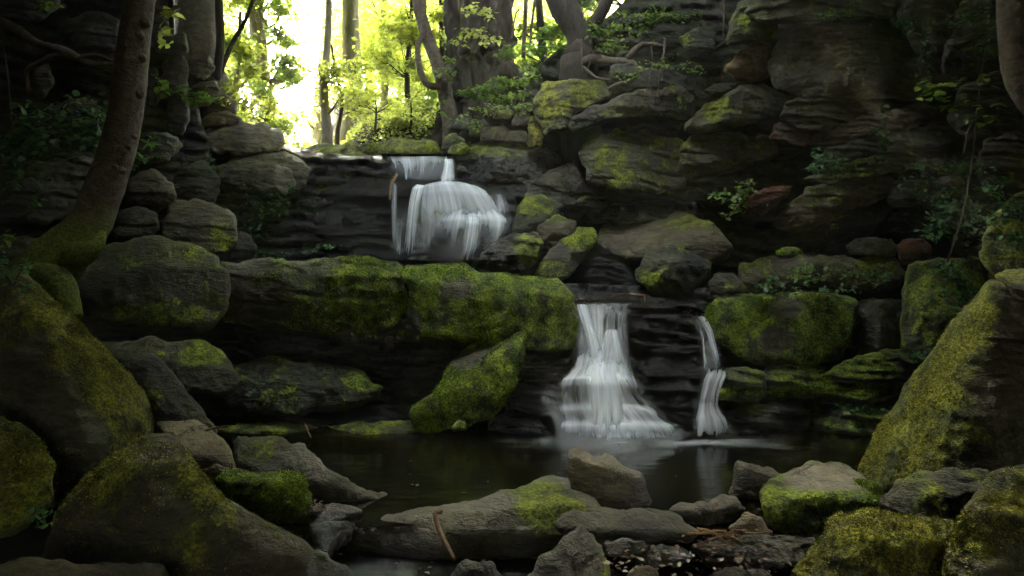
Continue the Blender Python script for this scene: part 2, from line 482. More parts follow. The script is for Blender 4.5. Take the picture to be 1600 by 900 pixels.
def inside(P, A):
    x, y = P[:, 0], P[:, 1]; c = np.zeros(len(P), bool)
    j = len(A) - 1
    for i in range(len(A)):
        xi, yi, xj, yj = A[i, 0], A[i, 1], A[j, 0], A[j, 1]
        if yi != yj:
            c ^= ((yi > y) != (yj > y)) & (x < (xj - xi) * (y - yi) / (yj - yi) + xi)
        j = i
    return c

def rock(name, label, outline, Y, T=None, r=None, lean=0.25, folds=(), side=0.0, moss=0.3, patches=(), col=GREY, wet=0.15, warm=0.4,
         rough=1.0, strata=0.0, chips=5, sp=None, group=None, cat=None, kind=None, back=True, wob=1.0, cracks=(), tufts=0):
    ROCK_SEED[0] += 7
    seed = ROCK_SEED[0]
    rng = np.random.default_rng(seed)
    O = np.asarray(outline, float)
    # cut the corners once, then walk the outline in even steps with a broken edge
    n = len(O)
    O2 = np.empty((2 * n, 2)); nx = np.roll(O, -1, 0)
    O2[0::2] = O * 0.90 + nx * 0.10; O2[1::2] = O * 0.10 + nx * 0.90
    area = 0.5 * abs(np.sum(O2[:, 0] * np.roll(O2[:, 1], -1) - O2[:, 1] * np.roll(O2[:, 0], -1)))
    ext = math.sqrt(area)
    sp = sp or min(max(ext / 46, 2.4), 6.5)
    L = np.linalg.norm(np.roll(O2, -1, 0) - O2, axis=1); cum = np.concatenate([[0], np.cumsum(L)])
    m = max(16, int(cum[-1] / sp))
    s = np.arange(m) / m * cum[-1]
    Oc = np.vstack([O2, O2[:1]])
    B = np.stack([np.interp(s, cum, Oc[:, 0]), np.interp(s, cum, Oc[:, 1])], -1)
    c0 = B.mean(0)
    q = np.hstack([B, np.full((m, 1), seed * 1.37)])
    tang = norm(np.roll(B, -1, 0) - np.roll(B, 1, 0)); nrm = np.stack([tang[:, 1], -tang[:, 0]], -1)
    amp = wob * min(6.0, ext * 0.042)
    B = B + nrm * (fbm(q, 1 / max(ext * 0.22, 8.0), 4, seed)[:, None] * amp * 2.0)
    x0, y0, x1, y1 = B[:, 0].min(), B[:, 1].min(), B[:, 0].max(), B[:, 1].max()
    gx, gy = np.meshgrid(np.arange(x0, x1, sp), np.arange(y0, y1, sp * 0.87))
    gx = gx + (np.arange(gx.shape[0]) % 2)[:, None] * sp * 0.5
    G = np.stack([gx.ravel(), gy.ravel()], -1) + rng.uniform(-0.22, 0.22, (gx.size, 2)) * sp
    G = G[inside(G, B)]
    if len(G): G = G[seg_dist(G, B) > sp * 0.55]
    pts = np.vstack([B, G])
    res = delaunay_2d_cdt([Vector(p) for p in pts], [], [list(range(m))], 1, 1e-5)
    V2 = np.array([(v.x, v.y) for v in res[0]])
    Tr = np.array([f for f in res[2] if len(f) == 3], np.int64)
    sc = Y / F
    a, b, c = V2[Tr[:, 0]], V2[Tr[:, 1]], V2[Tr[:, 2]]
    cr = (b[:, 0] - a[:, 0]) * (c[:, 1] - a[:, 1]) - (b[:, 1] - a[:, 1]) * (c[:, 0] - a[:, 0])
    Tr[cr > 0] = Tr[cr > 0][:, ::-1]           # y runs down: face the viewer
    d = seg_dist(V2, B) * sc
    e = np.sort(np.vstack([Tr[:, [0, 1]], Tr[:, [1, 2]], Tr[:, [2, 0]]]), 1)
    ue, cnt = np.unique(e, axis=0, return_counts=True)
    isb = np.zeros(len(V2), bool); isb[ue[cnt == 1].ravel()] = True
    d[isb] = 0
    dm = d.max()
    r = r if r is not None else min(0.065, dm * 0.42)
    dd = np.clip(r - d, 0, r)
    z = r - np.sqrt(np.maximum(r * r - dd * dd, 0))
    z = z + lean * (c0[1] - V2[:, 1]) * sc + side * (V2[:, 0] - c0[0]) * sc
    for p0, p1, qq, sl in folds:
        p0, p1, qq = map(np.asarray, (p0, p1, qq))
        t = norm((p1 - p0).astype(float)); nn = np.array([-t[1], t[0]])
        if np.dot(qq - p0, nn) < 0: nn = -nn
        wv = fbm(np.hstack([V2, np.full((len(V2), 1), seed)]), 1 / 40.0, 3, seed + 3) * min(7.0, ext * 0.05)
        h = ((V2 - p0) @ nn + wv) * sc
        k = 0.012
        z = z + sl * (h + np.sqrt(h * h + k * k)) * 0.5
    E = ext * sc
    zc = np.zeros(len(V2))
    for k in range(int(chips * 2)):             # flat broken faces meeting in edges
        an = rng.uniform(0, 2 * math.pi); nn = np.array([math.cos(an), math.sin(an) * 0.8])
        pr = (V2 - c0) @ nn
        cut = pr.max() * rng.uniform(0.02, 0.7)
        zc = np.maximum(zc, (pr - cut) * sc * rng.uniform(0.15, 0.75) * min(1, rough))
    z = z + zc
    for p0, p1, wd, dp in cracks:
        p0, p1 = np.asarray(p0, float), np.asarray(p1, float)
        ab = p1 - p0; t = np.clip(((V2 - p0) @ ab) / (ab @ ab), 0, 1)
        dist = np.linalg.norm(V2 - (p0 + t[:, None] * ab), axis=1) + fbm(np.hstack([V2, np.zeros((len(V2), 1))]), 1 / 18.0, 3, seed) * 5
        z = z + dp * np.exp(-(dist / wd) ** 2)
    P = unproj(V2[:, 0], V2[:, 1], Y + z)
    ra = rough * E
    n1 = fbm(P + seed * 3.1, 1.5 / max(E, 0.1), 4, seed)
    n2 = np.abs(fbm(P + seed * 1.7, 5.0, 4, seed + 11))
    n3 = fbm(P, 19.0, 3, seed + 23)
    disp = 0.06 * ra * n1 + min(0.05, 0.07 * E) * rough * (0.35 - n2 * 1.6) + 0.010 * rough * n3
    if wet > .6: strata = max(strata, .6) * 1.7
    if strata:                                  # beds: each one leans back, then the next one overhangs it
        wz = fbm(P, 1.1, 3, seed + 5)
        for fr, am in ((5.5, 0.075), (13.0, 0.032)):
            zz = P[:, 2] * fr + P[:, 0] * 0.10 * fr + wz * .75 + fbm(P, 4.0, 3, seed + 6) * .22
            bed = np.floor(zz); fr_ = zz - bed
            ba = hash3(bed.astype(np.int64), np.floor(P[:, 0] * 1.3 + bed * .7 + wz).astype(np.int64), 0 * bed.astype(np.int64), seed) * .5 + .5
            disp = disp + strata * am * (0.35 + ba) * (np.clip((1 - fr_) * 1.0, 0, 1) * np.clip(fr_ * 6, 0, 1) - .3)
    if wet > .5:
        disp = disp + wet * (0.055 * fbm(P * [1, 1, .6], 8.0, 2, seed + 31) + 0.036 * fbm(P * [1, 1, .45], 19.0, 3, seed + 37))
    fade = np.clip(d / (sp * sc * 1.5), 0.25, 1)
    Yf = Y + z - disp * fade
    Vf = unproj(V2[:, 0], V2[:, 1], Yf)
    mo = np.full(len(V2), float(moss))
    for (cx, cy_, rx, ry, va) in patches:
        g = np.exp(-(((V2[:, 0] - cx) / rx) ** 2 + ((V2[:, 1] - cy_) / ry) ** 2) ** 1.5)
        mo = mo + g * va
    mo = np.clip(mo, 0, 1.3)
    fl = [Tr]
    if back:
        T = T if T is not None else 0.75 * E
        inner = np.where(~isb)[0]
        mp = np.arange(len(V2)); mp[inner] = len(V2) + np.arange(len(inner))
        di = d[inner]; rb = max(dm * 0.75, 1e-4)
        prof = np.sqrt(np.maximum(1 - (1 - np.clip(di / rb, 0, 1)) ** 2, 0))
        sh = (1 - 0.12 * prof)[:, None]
        q2 = c0 + (V2[inner] - c0) * sh
        Vb = unproj(q2[:, 0], q2[:, 1], Yf[inner] + 0.01 + T * prof)
        Vf2 = np.vstack([Vf, Vb]); mo = np.concatenate([mo, mo[inner] * 0.5])
        fl.append(mp[Tr][:, ::-1])
    else:
        Vf2 = Vf
    org = (float(Vf[:, 0].mean()), float(Vf[:, 1].mean() + (T or 0) * 0.3), float(Vf[:, 2].min()))
    o = mk(name, Vf2, [np.vstack(fl)], M_ROCK, None, {'moss': mo}, True, org)
    o['rock_colour'] = [float(x * k) for x, k in zip(col, (0.64, 0.63, 0.46))]   # wet stone
    o['wetness'] = float(wet); o['moss_warmth'] = float(warm)
    if tufts:                                   # standing moss: short shoots growing out of the mossy faces
        g = np.random.default_rng(seed + 99)
        va, vb, vc = Vf[Tr[:, 0]], Vf[Tr[:, 1]], Vf[Tr[:, 2]]
        nn = np.cross(vb - va, vc - va); ar = np.linalg.norm(nn, axis=1); nn = nn / (ar[:, None] + 1e-12)
        mt = mo[:len(Vf)][Tr].mean(1)
        w = ar * np.clip(mt - .5 + 1.5 * fbm((va + vb + vc) / 3, 3.0, 4, seed + 77), 0, 1)
        k = g.choice(len(Tr), tufts, p=w / w.sum())
        r1, r2 = np.sqrt(g.random((tufts, 1))), g.random((tufts, 1))
        Pt = va[k] * (1 - r1) + vb[k] * r1 * (1 - r2) + vc[k] * r1 * r2
        lb = Buf()
        leaves(lb, Pt - nn[k] * .002, .015 * (Y / 4.5) ** .4, g, up=.1, simple=True, width=.22, dirs=nn[k] * 1.1, droop=.25)
        ms = lb.build('moss', M_MOSSOLIVE if warm > .5 else M_MOSSGREEN, o, smooth=False, attr='leaf', origin=org)
        ms['kind'] = 'stuff'
    if kind: tag(o, label, cat, group, kind)
    else: tag(o, label, cat or {'boulder': 'boulder', 'slab': 'rock slab', 'ledge': 'rock ledge', 'stone': 'stone', 'rock': 'rock'}.get(name.split('_')[-1], 'rock'), group)
    return o

def box(x0, y0, x1, y1, k=0.12, j=0.0, seed=0):
    """an eight-cornered block outline for the plain stones of a wall"""
    g = np.random.default_rng(int(x0 * 7 + y0 * 13 + seed))
    w, h = x1 - x0, y1 - y0
    P = np.array([(x0 + w * k, y0), (x1 - w * k * 1.3, y0), (x1, y0 + h * 0.25), (x1, y1 - h * 0.3), (x1 - w * k, y1), (x0 + w * k * 1.4, y1), (x0, y1 - h * 0.25), (x0, y0 + h * 0.3)], float)
    return P + g.uniform(-1, 1, P.shape) * np.array([w, h]) * 0.06
# ------------------------------------------------------------------ ground: one sheet that makes the gorge, its walls and the wood beyond
def ground_z(x, y):
    n = fbm(np.stack([x, y, 0 * x], -1), 0.45, 4, 5) * 0.35
    # gorge floor rises in two steps behind the falls
    z = -0.55 + 2.0 * smooth01(y, 8.15, 8.5) + 1.75 * smooth01(y, 10.1, 10.5) + 0.055 * np.clip(y - 10.5, 0, 60)
    # right bank climbs to the old tree and on to the cliff top
    up = np.where(y > 9.9, 1.0, smooth01(y, 8.9, 9.9))
    zr = smooth01(x, -1.4, 1.4) * 1.1 + np.clip(x - 1.0, 0, 12) * 0.55
    zr = zr * smooth01(y, 9.9, 10.8)
    zl = smooth01(-x, 3.7, 5.0) * 1.2 + np.clip(-x - 5, 0, 10) * 0.4
    zl = zl * smooth01(y, 9.9, 10.6)
    z = z + zr + zl
    # the bank that carries the wood right of the white gap
    z = z + (0.75 * smooth01(y, 11.0, 12.6) + 0.16 * np.clip(y - 12, 0, 25)) * smooth01(x + 0.30 * y, 0.0, 1.2) * smooth01(-x, -1.5, .8)
    # the mound under the trees right of the stream
    z = z + 0.9 * np.exp(-((x + 1.6) / 1.5) ** 2 - ((y - 14.5) / 2.2) ** 2)
    # side walls of the gorge
    wr = smooth01(x, 5.1, 6.4) * smooth01(-y, -10.5, -9.3)
    wl = smooth01(-x, 5.6, 6.9) * smooth01(-y, -10.5, -9.3)
    wall = np.maximum(wr, wl)
    z = z * (1 - wall) + wall * (6.2 + 0.25 * np.clip(np.abs(x) - 6, 0, 30))
    mid = smooth01(x, 3.9, 5.0) * smooth01(y, 6.6, 7.6) * (1 - wall) * (1 - smooth01(y, 9.9, 10.6))
    z = z + mid * 1.2
    far = smooth01(np.hypot(x, y - 10), 25, 90)
    return z + n * (0.35 + 0.65 * far) + far * 2.0

def build_ground():
    ax = np.concatenate([-np.geomspace(9, 300, 26)[::-1], np.linspace(-8.8, 8.8, 150), np.geomspace(9, 300, 26)])
    ay = np.concatenate([-np.geomspace(4.2, 300, 24)[::-1], np.linspace(-4, 18, 170), np.geomspace(18.3, 300, 34)])
    X, Yg = np.meshgrid(ax, ay)
    x, y = X.ravel(), Yg.ravel()
    V = np.stack([x, y, ground_z(x, y)], -1)
    nx, ny = len(ax), len(ay)
    i = (np.arange(ny - 1)[:, None] * nx + np.arange(nx - 1)[None]).ravel()
    Q = np.stack([i, i + 1, i + nx + 1, i + nx], -1)
    tag(mk('ground', V, Q, M_SOIL), 'dark leafy forest soil of the gorge and the banks', None, None, 'structure')
build_ground()

def water_sheet(name, pts, z, mat, label, n=70):
    """a level sheet of water over a polygon given in metres"""
    A = np.asarray(pts, float)
    x0, y0, x1, y1 = A[:, 0].min(), A[:, 1].min(), A[:, 0].max(), A[:, 1].max()
    nx, ny = n, int(n * (y1 - y0) / (x1 - x0)) + 2
    X, Yg = np.meshgrid(np.linspace(x0, x1, nx), np.linspace(y0, y1, ny))
    V = np.stack([X.ravel(), Yg.ravel(), np.full(X.size, z)], -1)
    i = (np.arange(ny - 1)[:, None] * nx + np.arange(nx - 1)[None]).ravel()
    Q = np.stack([i, i + 1, i + nx + 1, i + nx], -1)
    cen = V[Q].mean(1)
    Q = Q[inside(cen[:, :2], A)]
    o = mk(name, V, Q, mat); tag(o, label, None, None, 'structure')
    return o
water_sheet('pool_water', [(-3.4, 4.35), (5.6, 4.0), (5.6, 8.2), (-5.6, 8.2), (-5.6, 5.2)], 0.0, M_POOL, 'dark still pool under the falls')
water_sheet('stream_water', [(-2.6, 0.5), (3.4, 0.5), (3.4, 4.34), (-2.6, 4.5)], -0.2, M_STREAM, 'milky stream running out between the stones')
water_sheet('shelf_water', [(-1.9, 8.0), (0.3, 8.0), (0.3, 9.4), (-1.9, 9.4)], 1.83, M_STREAM, 'small catch pool at the foot of the upper fall', 30)
water_sheet('brook_water', [(-1.9, 9.75), (-0.8, 9.75), (-0.4, 12), (-1.0, 16), (-1.8, 16), (-1.7, 12)], 3.42, M_STREAM, 'shallow brook above the upper fall', 24)
# ------------------------------------------------------------------ cliffs behind the single blocks
GF, GM, GR, GL, GB = 'boulders in the foreground', 'rocks round the pool and the falls', 'rocks of the right cliff', 'rocks of the left cliff', 'rocks at the top of the fall'
def cliff(label, outline, Y, **k):
    return rock('cliff_wall', label, outline, Y, kind='structure', r=0.02, chips=0, **k)
# right cliff, far half and near half
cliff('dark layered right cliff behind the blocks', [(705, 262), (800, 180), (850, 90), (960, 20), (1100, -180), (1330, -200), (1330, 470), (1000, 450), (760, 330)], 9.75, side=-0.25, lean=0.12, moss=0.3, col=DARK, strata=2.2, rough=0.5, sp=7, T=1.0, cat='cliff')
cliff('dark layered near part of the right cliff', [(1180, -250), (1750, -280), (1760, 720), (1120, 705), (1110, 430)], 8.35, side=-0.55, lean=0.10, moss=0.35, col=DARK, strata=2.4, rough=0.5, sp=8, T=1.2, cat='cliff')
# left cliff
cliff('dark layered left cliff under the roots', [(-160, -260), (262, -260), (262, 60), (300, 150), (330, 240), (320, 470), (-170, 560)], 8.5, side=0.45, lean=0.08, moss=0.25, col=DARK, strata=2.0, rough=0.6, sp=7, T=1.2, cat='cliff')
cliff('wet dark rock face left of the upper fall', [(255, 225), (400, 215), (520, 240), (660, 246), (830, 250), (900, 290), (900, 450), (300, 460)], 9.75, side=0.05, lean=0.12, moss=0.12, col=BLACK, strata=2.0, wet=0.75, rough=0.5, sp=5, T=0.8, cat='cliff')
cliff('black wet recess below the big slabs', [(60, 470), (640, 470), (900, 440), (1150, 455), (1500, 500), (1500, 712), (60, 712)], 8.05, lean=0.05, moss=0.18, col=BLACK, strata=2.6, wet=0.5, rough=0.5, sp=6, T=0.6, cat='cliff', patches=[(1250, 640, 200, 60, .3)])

# ------------------------------------------------------------------ foreground
rock('mossy_boulder', 'huge olive mossy boulder at the left edge, its long slope running down to the right', [(-90, 380), (20, 412), (60, 440), (110, 490), (165, 545), (215, 600), (240, 655), (236, 685), (200, 745), (150, 790), (60, 800), (-90, 800)], 4.5,
     folds=[((40, 415), (150, 720), (240, 560), 0.95), ((20, 560), (150, 760), (10, 700), 0.5)], lean=0.35, moss=0.5, patches=[(130, 520, 45, 60, .5), (175, 590, 45, 60, .5), (205, 650, 40, 50, .4), (90, 470, 40, 40, .4), (80, 680, 70, 80, -.4), (40, 590, 40, 80, -.2)], warm=0.9, r=0.22, rough=0.8, sp=3.6, tufts=11000, group=GF, T=1.4, strata=.25)  # moss pattern paints a lit right edge and a shaded lower left
rock('mossy_boulder', 'low mossy boulder at the left edge below the huge sloping one', [(-80, 630), (20, 655), (70, 690), (88, 730), (80, 785), (40, 835), (-80, 845)], 3.95, lean=0.5, moss=0.75, warm=0.85, tufts=7000, group=GF)
rock('domed_boulder', 'big dark domed boulder in the bottom left corner with moss along its two upper edges', [(66, 850), (85, 795), (130, 750), (180, 705), (232, 674), (270, 683), (310, 730), (360, 782), (420, 818), (480, 850), (512, 895), (520, 990), (40, 990)], 3.45,
     folds=[((190, 726), (300, 722), (245, 680), 1.6), ((300, 722), (480, 865), (420, 790), 1.1), ((190, 726), (85, 840), (100, 760), 0.9)], lean=0.3, moss=0.24, patches=[(160, 735, 70, 45, .5), (330, 740, 60, 50, .5), (280, 830, 150, 70, .15)], warm=0.75, col=BROWN, r=0.14, sp=4.0, rough=0.7, tufts=4500, group=GF)
rock('flat_rock', 'pale flat topped rock lying behind the dark domed boulder at left', [(245, 655), (300, 652), (338, 678), (362, 698), (368, 735), (340, 742), (300, 728), (258, 692)], 4.85, folds=[((270, 700), (360, 722), (320, 660), 1.6)], moss=0.12, col=(.26, .22, .17), warm=.8, group=GF, rough=.6)
rock('flat_rock', 'long grey rock sloping into the left end of the pool', [(358, 690), (372, 677), (440, 685), (470, 694), (520, 735), (575, 762), (619, 775), (602, 786), (520, 790), (480, 775), (440, 752), (370, 740)], 4.75, folds=[((380, 720), (600, 782), (480, 690), 1.3), ((455, 720), (480, 775), (420, 735), 0.5)], moss=0.16, patches=[(400, 700, 35, 25, .4)], col=GREY, wet=.3, group=GF, rough=.7)
rock('mossy_block', 'green mossy square block beside the left inlet of the stream', [(338, 748), (358, 735), (430, 736), (480, 738), (484, 790), (478, 838), (430, 840), (380, 812), (348, 780)], 4.3, folds=[((345, 752), (480, 752), (410, 735), 1.4)], lean=0.1, moss=0.85, warm=0.15, tufts=5000, group=GF, rough=.7)
rock('small_stone', 'small pale rounded stone wedged between the flat rock and the mossy square block', [(318, 735), (340, 724), (364, 734), (358, 752), (322, 752)], 4.55, moss=0.1, col=TAN, group=GF)
rock('low_boulder', 'dark boulder with a mossy tip below the left end of the long slab', [(150, 538), (230, 527), (320, 530), (350, 555), (372, 590), (362, 615), (300, 618), (250, 605), (190, 590)], 6.1, folds=[((200, 560), (350, 575), (270, 528), 1.1)], moss=0.3, patches=[(320, 550, 40, 25, .4)], col=GREY, group=GM)
rock('leaning_rock', 'dark leaning rock with a straight edge right of the huge left boulder', [(180, 562), (238, 552), (268, 575), (300, 620), (344, 672), (330, 690), (250, 690), (210, 610)], 5.3, folds=[((200, 570), (320, 690), (300, 600), .7)], moss=0.3, warm=.7, col=DARK, group=GM)
rock('long_boulder', 'long smooth grey boulder with a mossy hump in the middle of the foreground', [(536, 850), (562, 812), (590, 796), (640, 793), (700, 782), (760, 780), (800, 762), (850, 743), (900, 747), (935, 775), (948, 800), (942, 850), (900, 872), (700, 876), (600, 868), (540, 862)], 4.25,
     folds=[((560, 815), (760, 800), (700, 770), 1.4), ((760, 800), (940, 790), (850, 745), 1.2)], lean=0.45, moss=0.14, patches=[(850, 790, 50, 38, .75), (900, 800, 40, 40, .3), (620, 800, 40, 12, .2)], col=(0.17, 0.16, 0.145), warm=.5, wet=.25, chips=1, rough=.5, sp=3.6, r=.16, group=GF)
rock('pointed_rock', 'grey rock with two pointed horns standing in the near edge of the pool', [(885, 745), (890, 705), (902, 695), (925, 713), (946, 707), (972, 726), (1003, 737), (1011, 760), (1022, 792), (1015, 805), (960, 808), (920, 795), (893, 770)], 4.62,
     folds=[((893, 712), (1005, 750), (970, 715), 1.3), ((985, 745), (1000, 800), (1020, 770), .9)], lean=0.15, moss=0.10, patches=[(965, 728, 20, 12, .3)], col=(0.30, 0.27, 0.235), wob=.5, group=GF, rough=.4, sp=2.6)
rock('long_stone', 'long flat stone lying across the foreground right of the long boulder', [(865, 818), (882, 802), (930, 794), (975, 797), (1010, 791), (1060, 804), (1097, 830), (1082, 848), (1000, 852), (930, 846), (880, 838)], 4.02, folds=[((870, 822), (1090, 830), (980, 795), 1.2)], lean=0.1, moss=0.25, warm=.3, col=GREY, wet=.25, group=GF, rough=.5, chips=1)
rock('triangular_rock', 'dark triangular rock at the bottom edge in front of the long flat stone', [(822, 900), (850, 870), (880, 840), (905, 823), (930, 843), (957, 880), (962, 990), (805, 990)], 3.5, folds=[((905, 826), (935, 960), (955, 880), .9)], lean=.35, moss=0.15, patches=[(950, 870, 20, 40, .4)], col=(0.10, .098, .09), wet=.25, group=GF, rough=.6, chips=2)
rock('thin_rock', 'thin brown rock with a raised corner left of the bare topped block', [(1042, 795), (1060, 785), (1105, 785), (1125, 770), (1150, 778), (1167, 796), (1140, 818), (1100, 826), (1060, 813)], 4.3, folds=[((1045, 797), (1160, 790), (1110, 775), 1.4)], moss=0.14, col=(0.13, .12, .095), group=GF)
rock('small_stone', 'rounded brown stone above the pile of dead twigs', [(1138, 822), (1165, 800), (1190, 807), (1207, 835), (1192, 856), (1148, 856)], 4.1, moss=0.12, col=TAN, group=GF)
rock('wedge_rock', 'grey wedge shaped rock standing in the pool beside the bare topped block', [(1139, 768), (1150, 719), (1180, 724), (1230, 742), (1224, 780), (1190, 786), (1145, 780)], 4.85, folds=[((1148, 726), (1228, 748), (1190, 722), 1.2)], lean=.1, moss=0.06, col=GREY, group=GF, rough=.5)
rock('mossy_block', 'block with a bare grey top and dark mossy front at right of the pool', [(1190, 795), (1192, 765), (1210, 745), (1270, 721), (1320, 724), (1360, 744), (1378, 765), (1373, 805), (1362, 840), (1300, 850), (1220, 842), (1195, 820)], 4.15,
     folds=[((1190, 768), (1270, 776), (1240, 730), 1.5), ((1270, 776), (1376, 760), (1320, 730), 1.5)], lean=.02, moss=0.75, patches=[(1290, 745, 75, 25, -.85)], col=(0.25, .235, .22), warm=.35, chips=1, rough=.6, sp=3, tufts=6000, group=GF)
rock('mossy_boulder', 'huge mossy boulder leaning at the right edge its lit left face put in as bright yellow green moss', [(1338, 738), (1360, 690), (1400, 630), (1450, 558), (1500, 490), (1545, 436), (1575, 440), (1700, 430), (1700, 800), (1480, 790), (1400, 778), (1360, 762)], 4.5,
     folds=[((1570, 430), (1440, 760), (1350, 640), 1.15), ((1440, 760), (1700, 720), (1600, 800), .6), ((1570, 430), (1490, 760), (1640, 640), .35)], lean=.25, moss=0.6, patches=[(1440, 640, 70, 90, .5), (1510, 520, 50, 70, .5), (1390, 720, 50, 40, .3), (1600, 590, 85, 130, -.5), (1520, 730, 90, 40, -.25)], warm=0.8, col=BROWN, r=.2, rough=.8, sp=3.6, T=1.5, tufts=16000, group=GF, chips=2, strata=.25)  # denser moss paints the lit left face, thinner moss the shaded right
rock('cap_rock', 'brown cap rock overhanging on top of the huge right boulder', [(1553, 432), (1575, 420), (1640, 422), (1700, 425), (1700, 482), (1640, 480), (1597, 472)], 4.42, folds=[((1550, 445), (1700, 452), (1620, 425), 1.2)], lean=-.1, moss=0.35, patches=[(1570, 430, 40, 12, .4)], warm=.9, col=BROWN, group=GF)
rock('mossy_rock', 'grey green rock between the huge right boulder and the olive mossy block', [(1372, 792), (1400, 755), (1440, 737), (1540, 731), (1570, 760), (1545, 815), (1480, 838), (1400, 822)], 3.98, folds=[((1390, 775), (1550, 765), (1470, 735), .9), ((1425, 760), (1440, 820), (1390, 790), .6)], moss=0.45, warm=.5, col=GREY, group=GF)
rock('mossy_block', 'olive mossy block at the bottom edge right of centre', [(1220, 920), (1270, 840), (1308, 797), (1350, 794), (1420, 805), (1487, 812), (1510, 850), (1500, 990), (1195, 990)], 3.42, folds=[((1285, 835), (1500, 845), (1400, 800), 1.3), ((1310, 830), (1255, 960), (1230, 880), .9)], lean=.1, moss=0.9, warm=0.9, rough=.7, sp=3.4, tufts=9000, group=GF, chips=1)
rock('tall_rock', 'dark reddish mossy rock filling the bottom right corner', [(1462, 990), (1478, 855), (1508, 782), (1548, 735), (1600, 726), (1710, 722), (1710, 990)], 3.15, folds=[((1530, 760), (1500, 960), (1470, 860), .9)], lean=.25, moss=0.5, warm=1.0, col=(0.10, .065, .04), tufts=6000, group=GF, sp=4.2)
rock('wet_slab', 'low wet dark slab under the twig pile', [(1075, 852), (1150, 838), (1270, 838), (1290, 862), (1240, 890), (1110, 890)], 3.85, folds=[((1080, 862), (1285, 860), (1180, 838), 1.5)], moss=0.05, wet=.7, col=DARK, group=GF)
rock('wet_stone', 'flat dark wet stone at the bottom between the triangular rock and the twig pile', [(1008, 862), (1030, 850), (1070, 856), (1084, 872), (1060, 886), (1015, 884)], 3.8, folds=[((1008, 870), (1084, 872), (1040, 850), 1.4)], moss=0.03, wet=.6, col=DARK, group=GF)
rock('wet_stone', 'small arched dark stone under the long flat stone', [(940, 850), (970, 840), (1010, 846), (1014, 866), (980, 872), (945, 868)], 3.86, moss=0.12, wet=.5, col=DARK, group=GF)
rock('small_stone', 'little brown stone at the very bottom right of the triangular rock', [(975, 900), (995, 882), (1025, 886), (1035, 912), (1020, 940), (980, 940)], 3.45, moss=0.05, col=BROWN, group=GF)
rock('wet_stone', 'half drowned dark stone left of the olive mossy block', [(1100, 905), (1140, 886), (1200, 890), (1225, 912), (1200, 940), (1110, 940)], 3.5, moss=0.04, wet=.7, col=DARK, group=GF)
rock('edge_slab', 'low brown slab along the bottom left corner of the picture', [(-80, 890), (20, 873), (200, 880), (262, 886), (285, 990), (-80, 990)], 3.0, folds=[((-60, 905), (270, 905), (100, 870), 1.4)], moss=0.15, col=BROWN, warm=.8, group=GF)
rock('wet_stone', 'dark wet rounded stone between the domed boulder and the milky stream', [(440, 900), (478, 866), (500, 858), (530, 882), (562, 905), (570, 990), (430, 990)], 3.5, moss=0.06, wet=.6, col=DARK, group=GF)
rock('wet_stone', 'flat wet dark stone damming the stream beside the green mossy block', [(482, 797), (500, 787), (545, 788), (567, 797), (560, 814), (500, 816)], 4.45, folds=[((484, 800), (566, 800), (520, 786), 1.4)], moss=0.04, wet=.6, col=DARK, group=GF)
rock('wet_stone', 'low wet stone at the bottom edge under the leaning stick', [(700, 900), (725, 876), (770, 880), (795, 905), (800, 960), (690, 960)], 3.5, moss=0.1, wet=.6, col=DARK, group=GF)
rock('wet_stone', 'dark wet rock in the little cascade left of the long boulder', [(486, 822), (520, 812), (556, 818), (548, 846), (520, 862), (488, 858)], 4.2, moss=0.04, wet=.7, col=BLACK, group=GF)
rock('wet_stone', 'shallow dark stone just left of the bare topped block', [(1150, 850), (1190, 838), (1225, 846), (1235, 862), (1200, 872), (1156, 868)], 4.0, moss=0.04, wet=.6, col=DARK, group=GF)

# ------------------------------------------------------------------ slabs round the pool
rock('long_slab', 'left dark mossy end block of the long slab, under the leaning tree', [(60, 470), (110, 410), (160, 385), (215, 371), (290, 376), (345, 398), (358, 430), (356, 482), (330, 517), (250, 514), (160, 505), (90, 495)], 7.15, folds=[((100, 420), (350, 415), (250, 375), .9)], lean=.02, moss=0.45, patches=[(260, 490, 90, 20, .3)], warm=.5, rough=.6, sp=3.6, T=1.4, group=GM)
rock('long_slab', 'long middle slab, half grey and half green moss, with a dark hollow', [(342, 412), (400, 402), (470, 403), (540, 397), (572, 400), (610, 412), (634, 426), (642, 470), (656, 532), (600, 532), (540, 524), (470, 517), (400, 512), (342, 502)], 7.3,
     folds=[((345, 428), (630, 432), (500, 400), 1.0), ((470, 470), (640, 478), (560, 520), .35)], lean=.0, moss=0.42, patches=[(560, 480, 70, 60, .45), (385, 450, 40, 40, -.45), (590, 420, 50, 20, .2)], warm=.25, rough=.7, sp=3.2, T=1.5, tufts=7000, group=GM, strata=.4)
rock('mossy_slab', 'bright green mossy slab at the right end, left of the lower fall', [(627, 416), (680, 411), (760, 420), (830, 432), (872, 440), (891, 460), (898, 500), (896, 545), (860, 550), (800, 547), (720, 537), (652, 528), (640, 480)], 7.1,
     folds=[((630, 436), (880, 462), (760, 415), 1.1), ((880, 450), (890, 545), (900, 500), 1.0)], lean=.12, moss=0.93, patches=[(720, 450, 34, 22, -.65), (690, 490, 18, 26, -.4), (848, 470, 22, 30, -.45), (800, 500, 28, 20, -.4), (650, 505, 14, 20, -.6)], warm=.18, rough=.65, sp=3.0, T=1.5, tufts=9000, group=GM, chips=3)
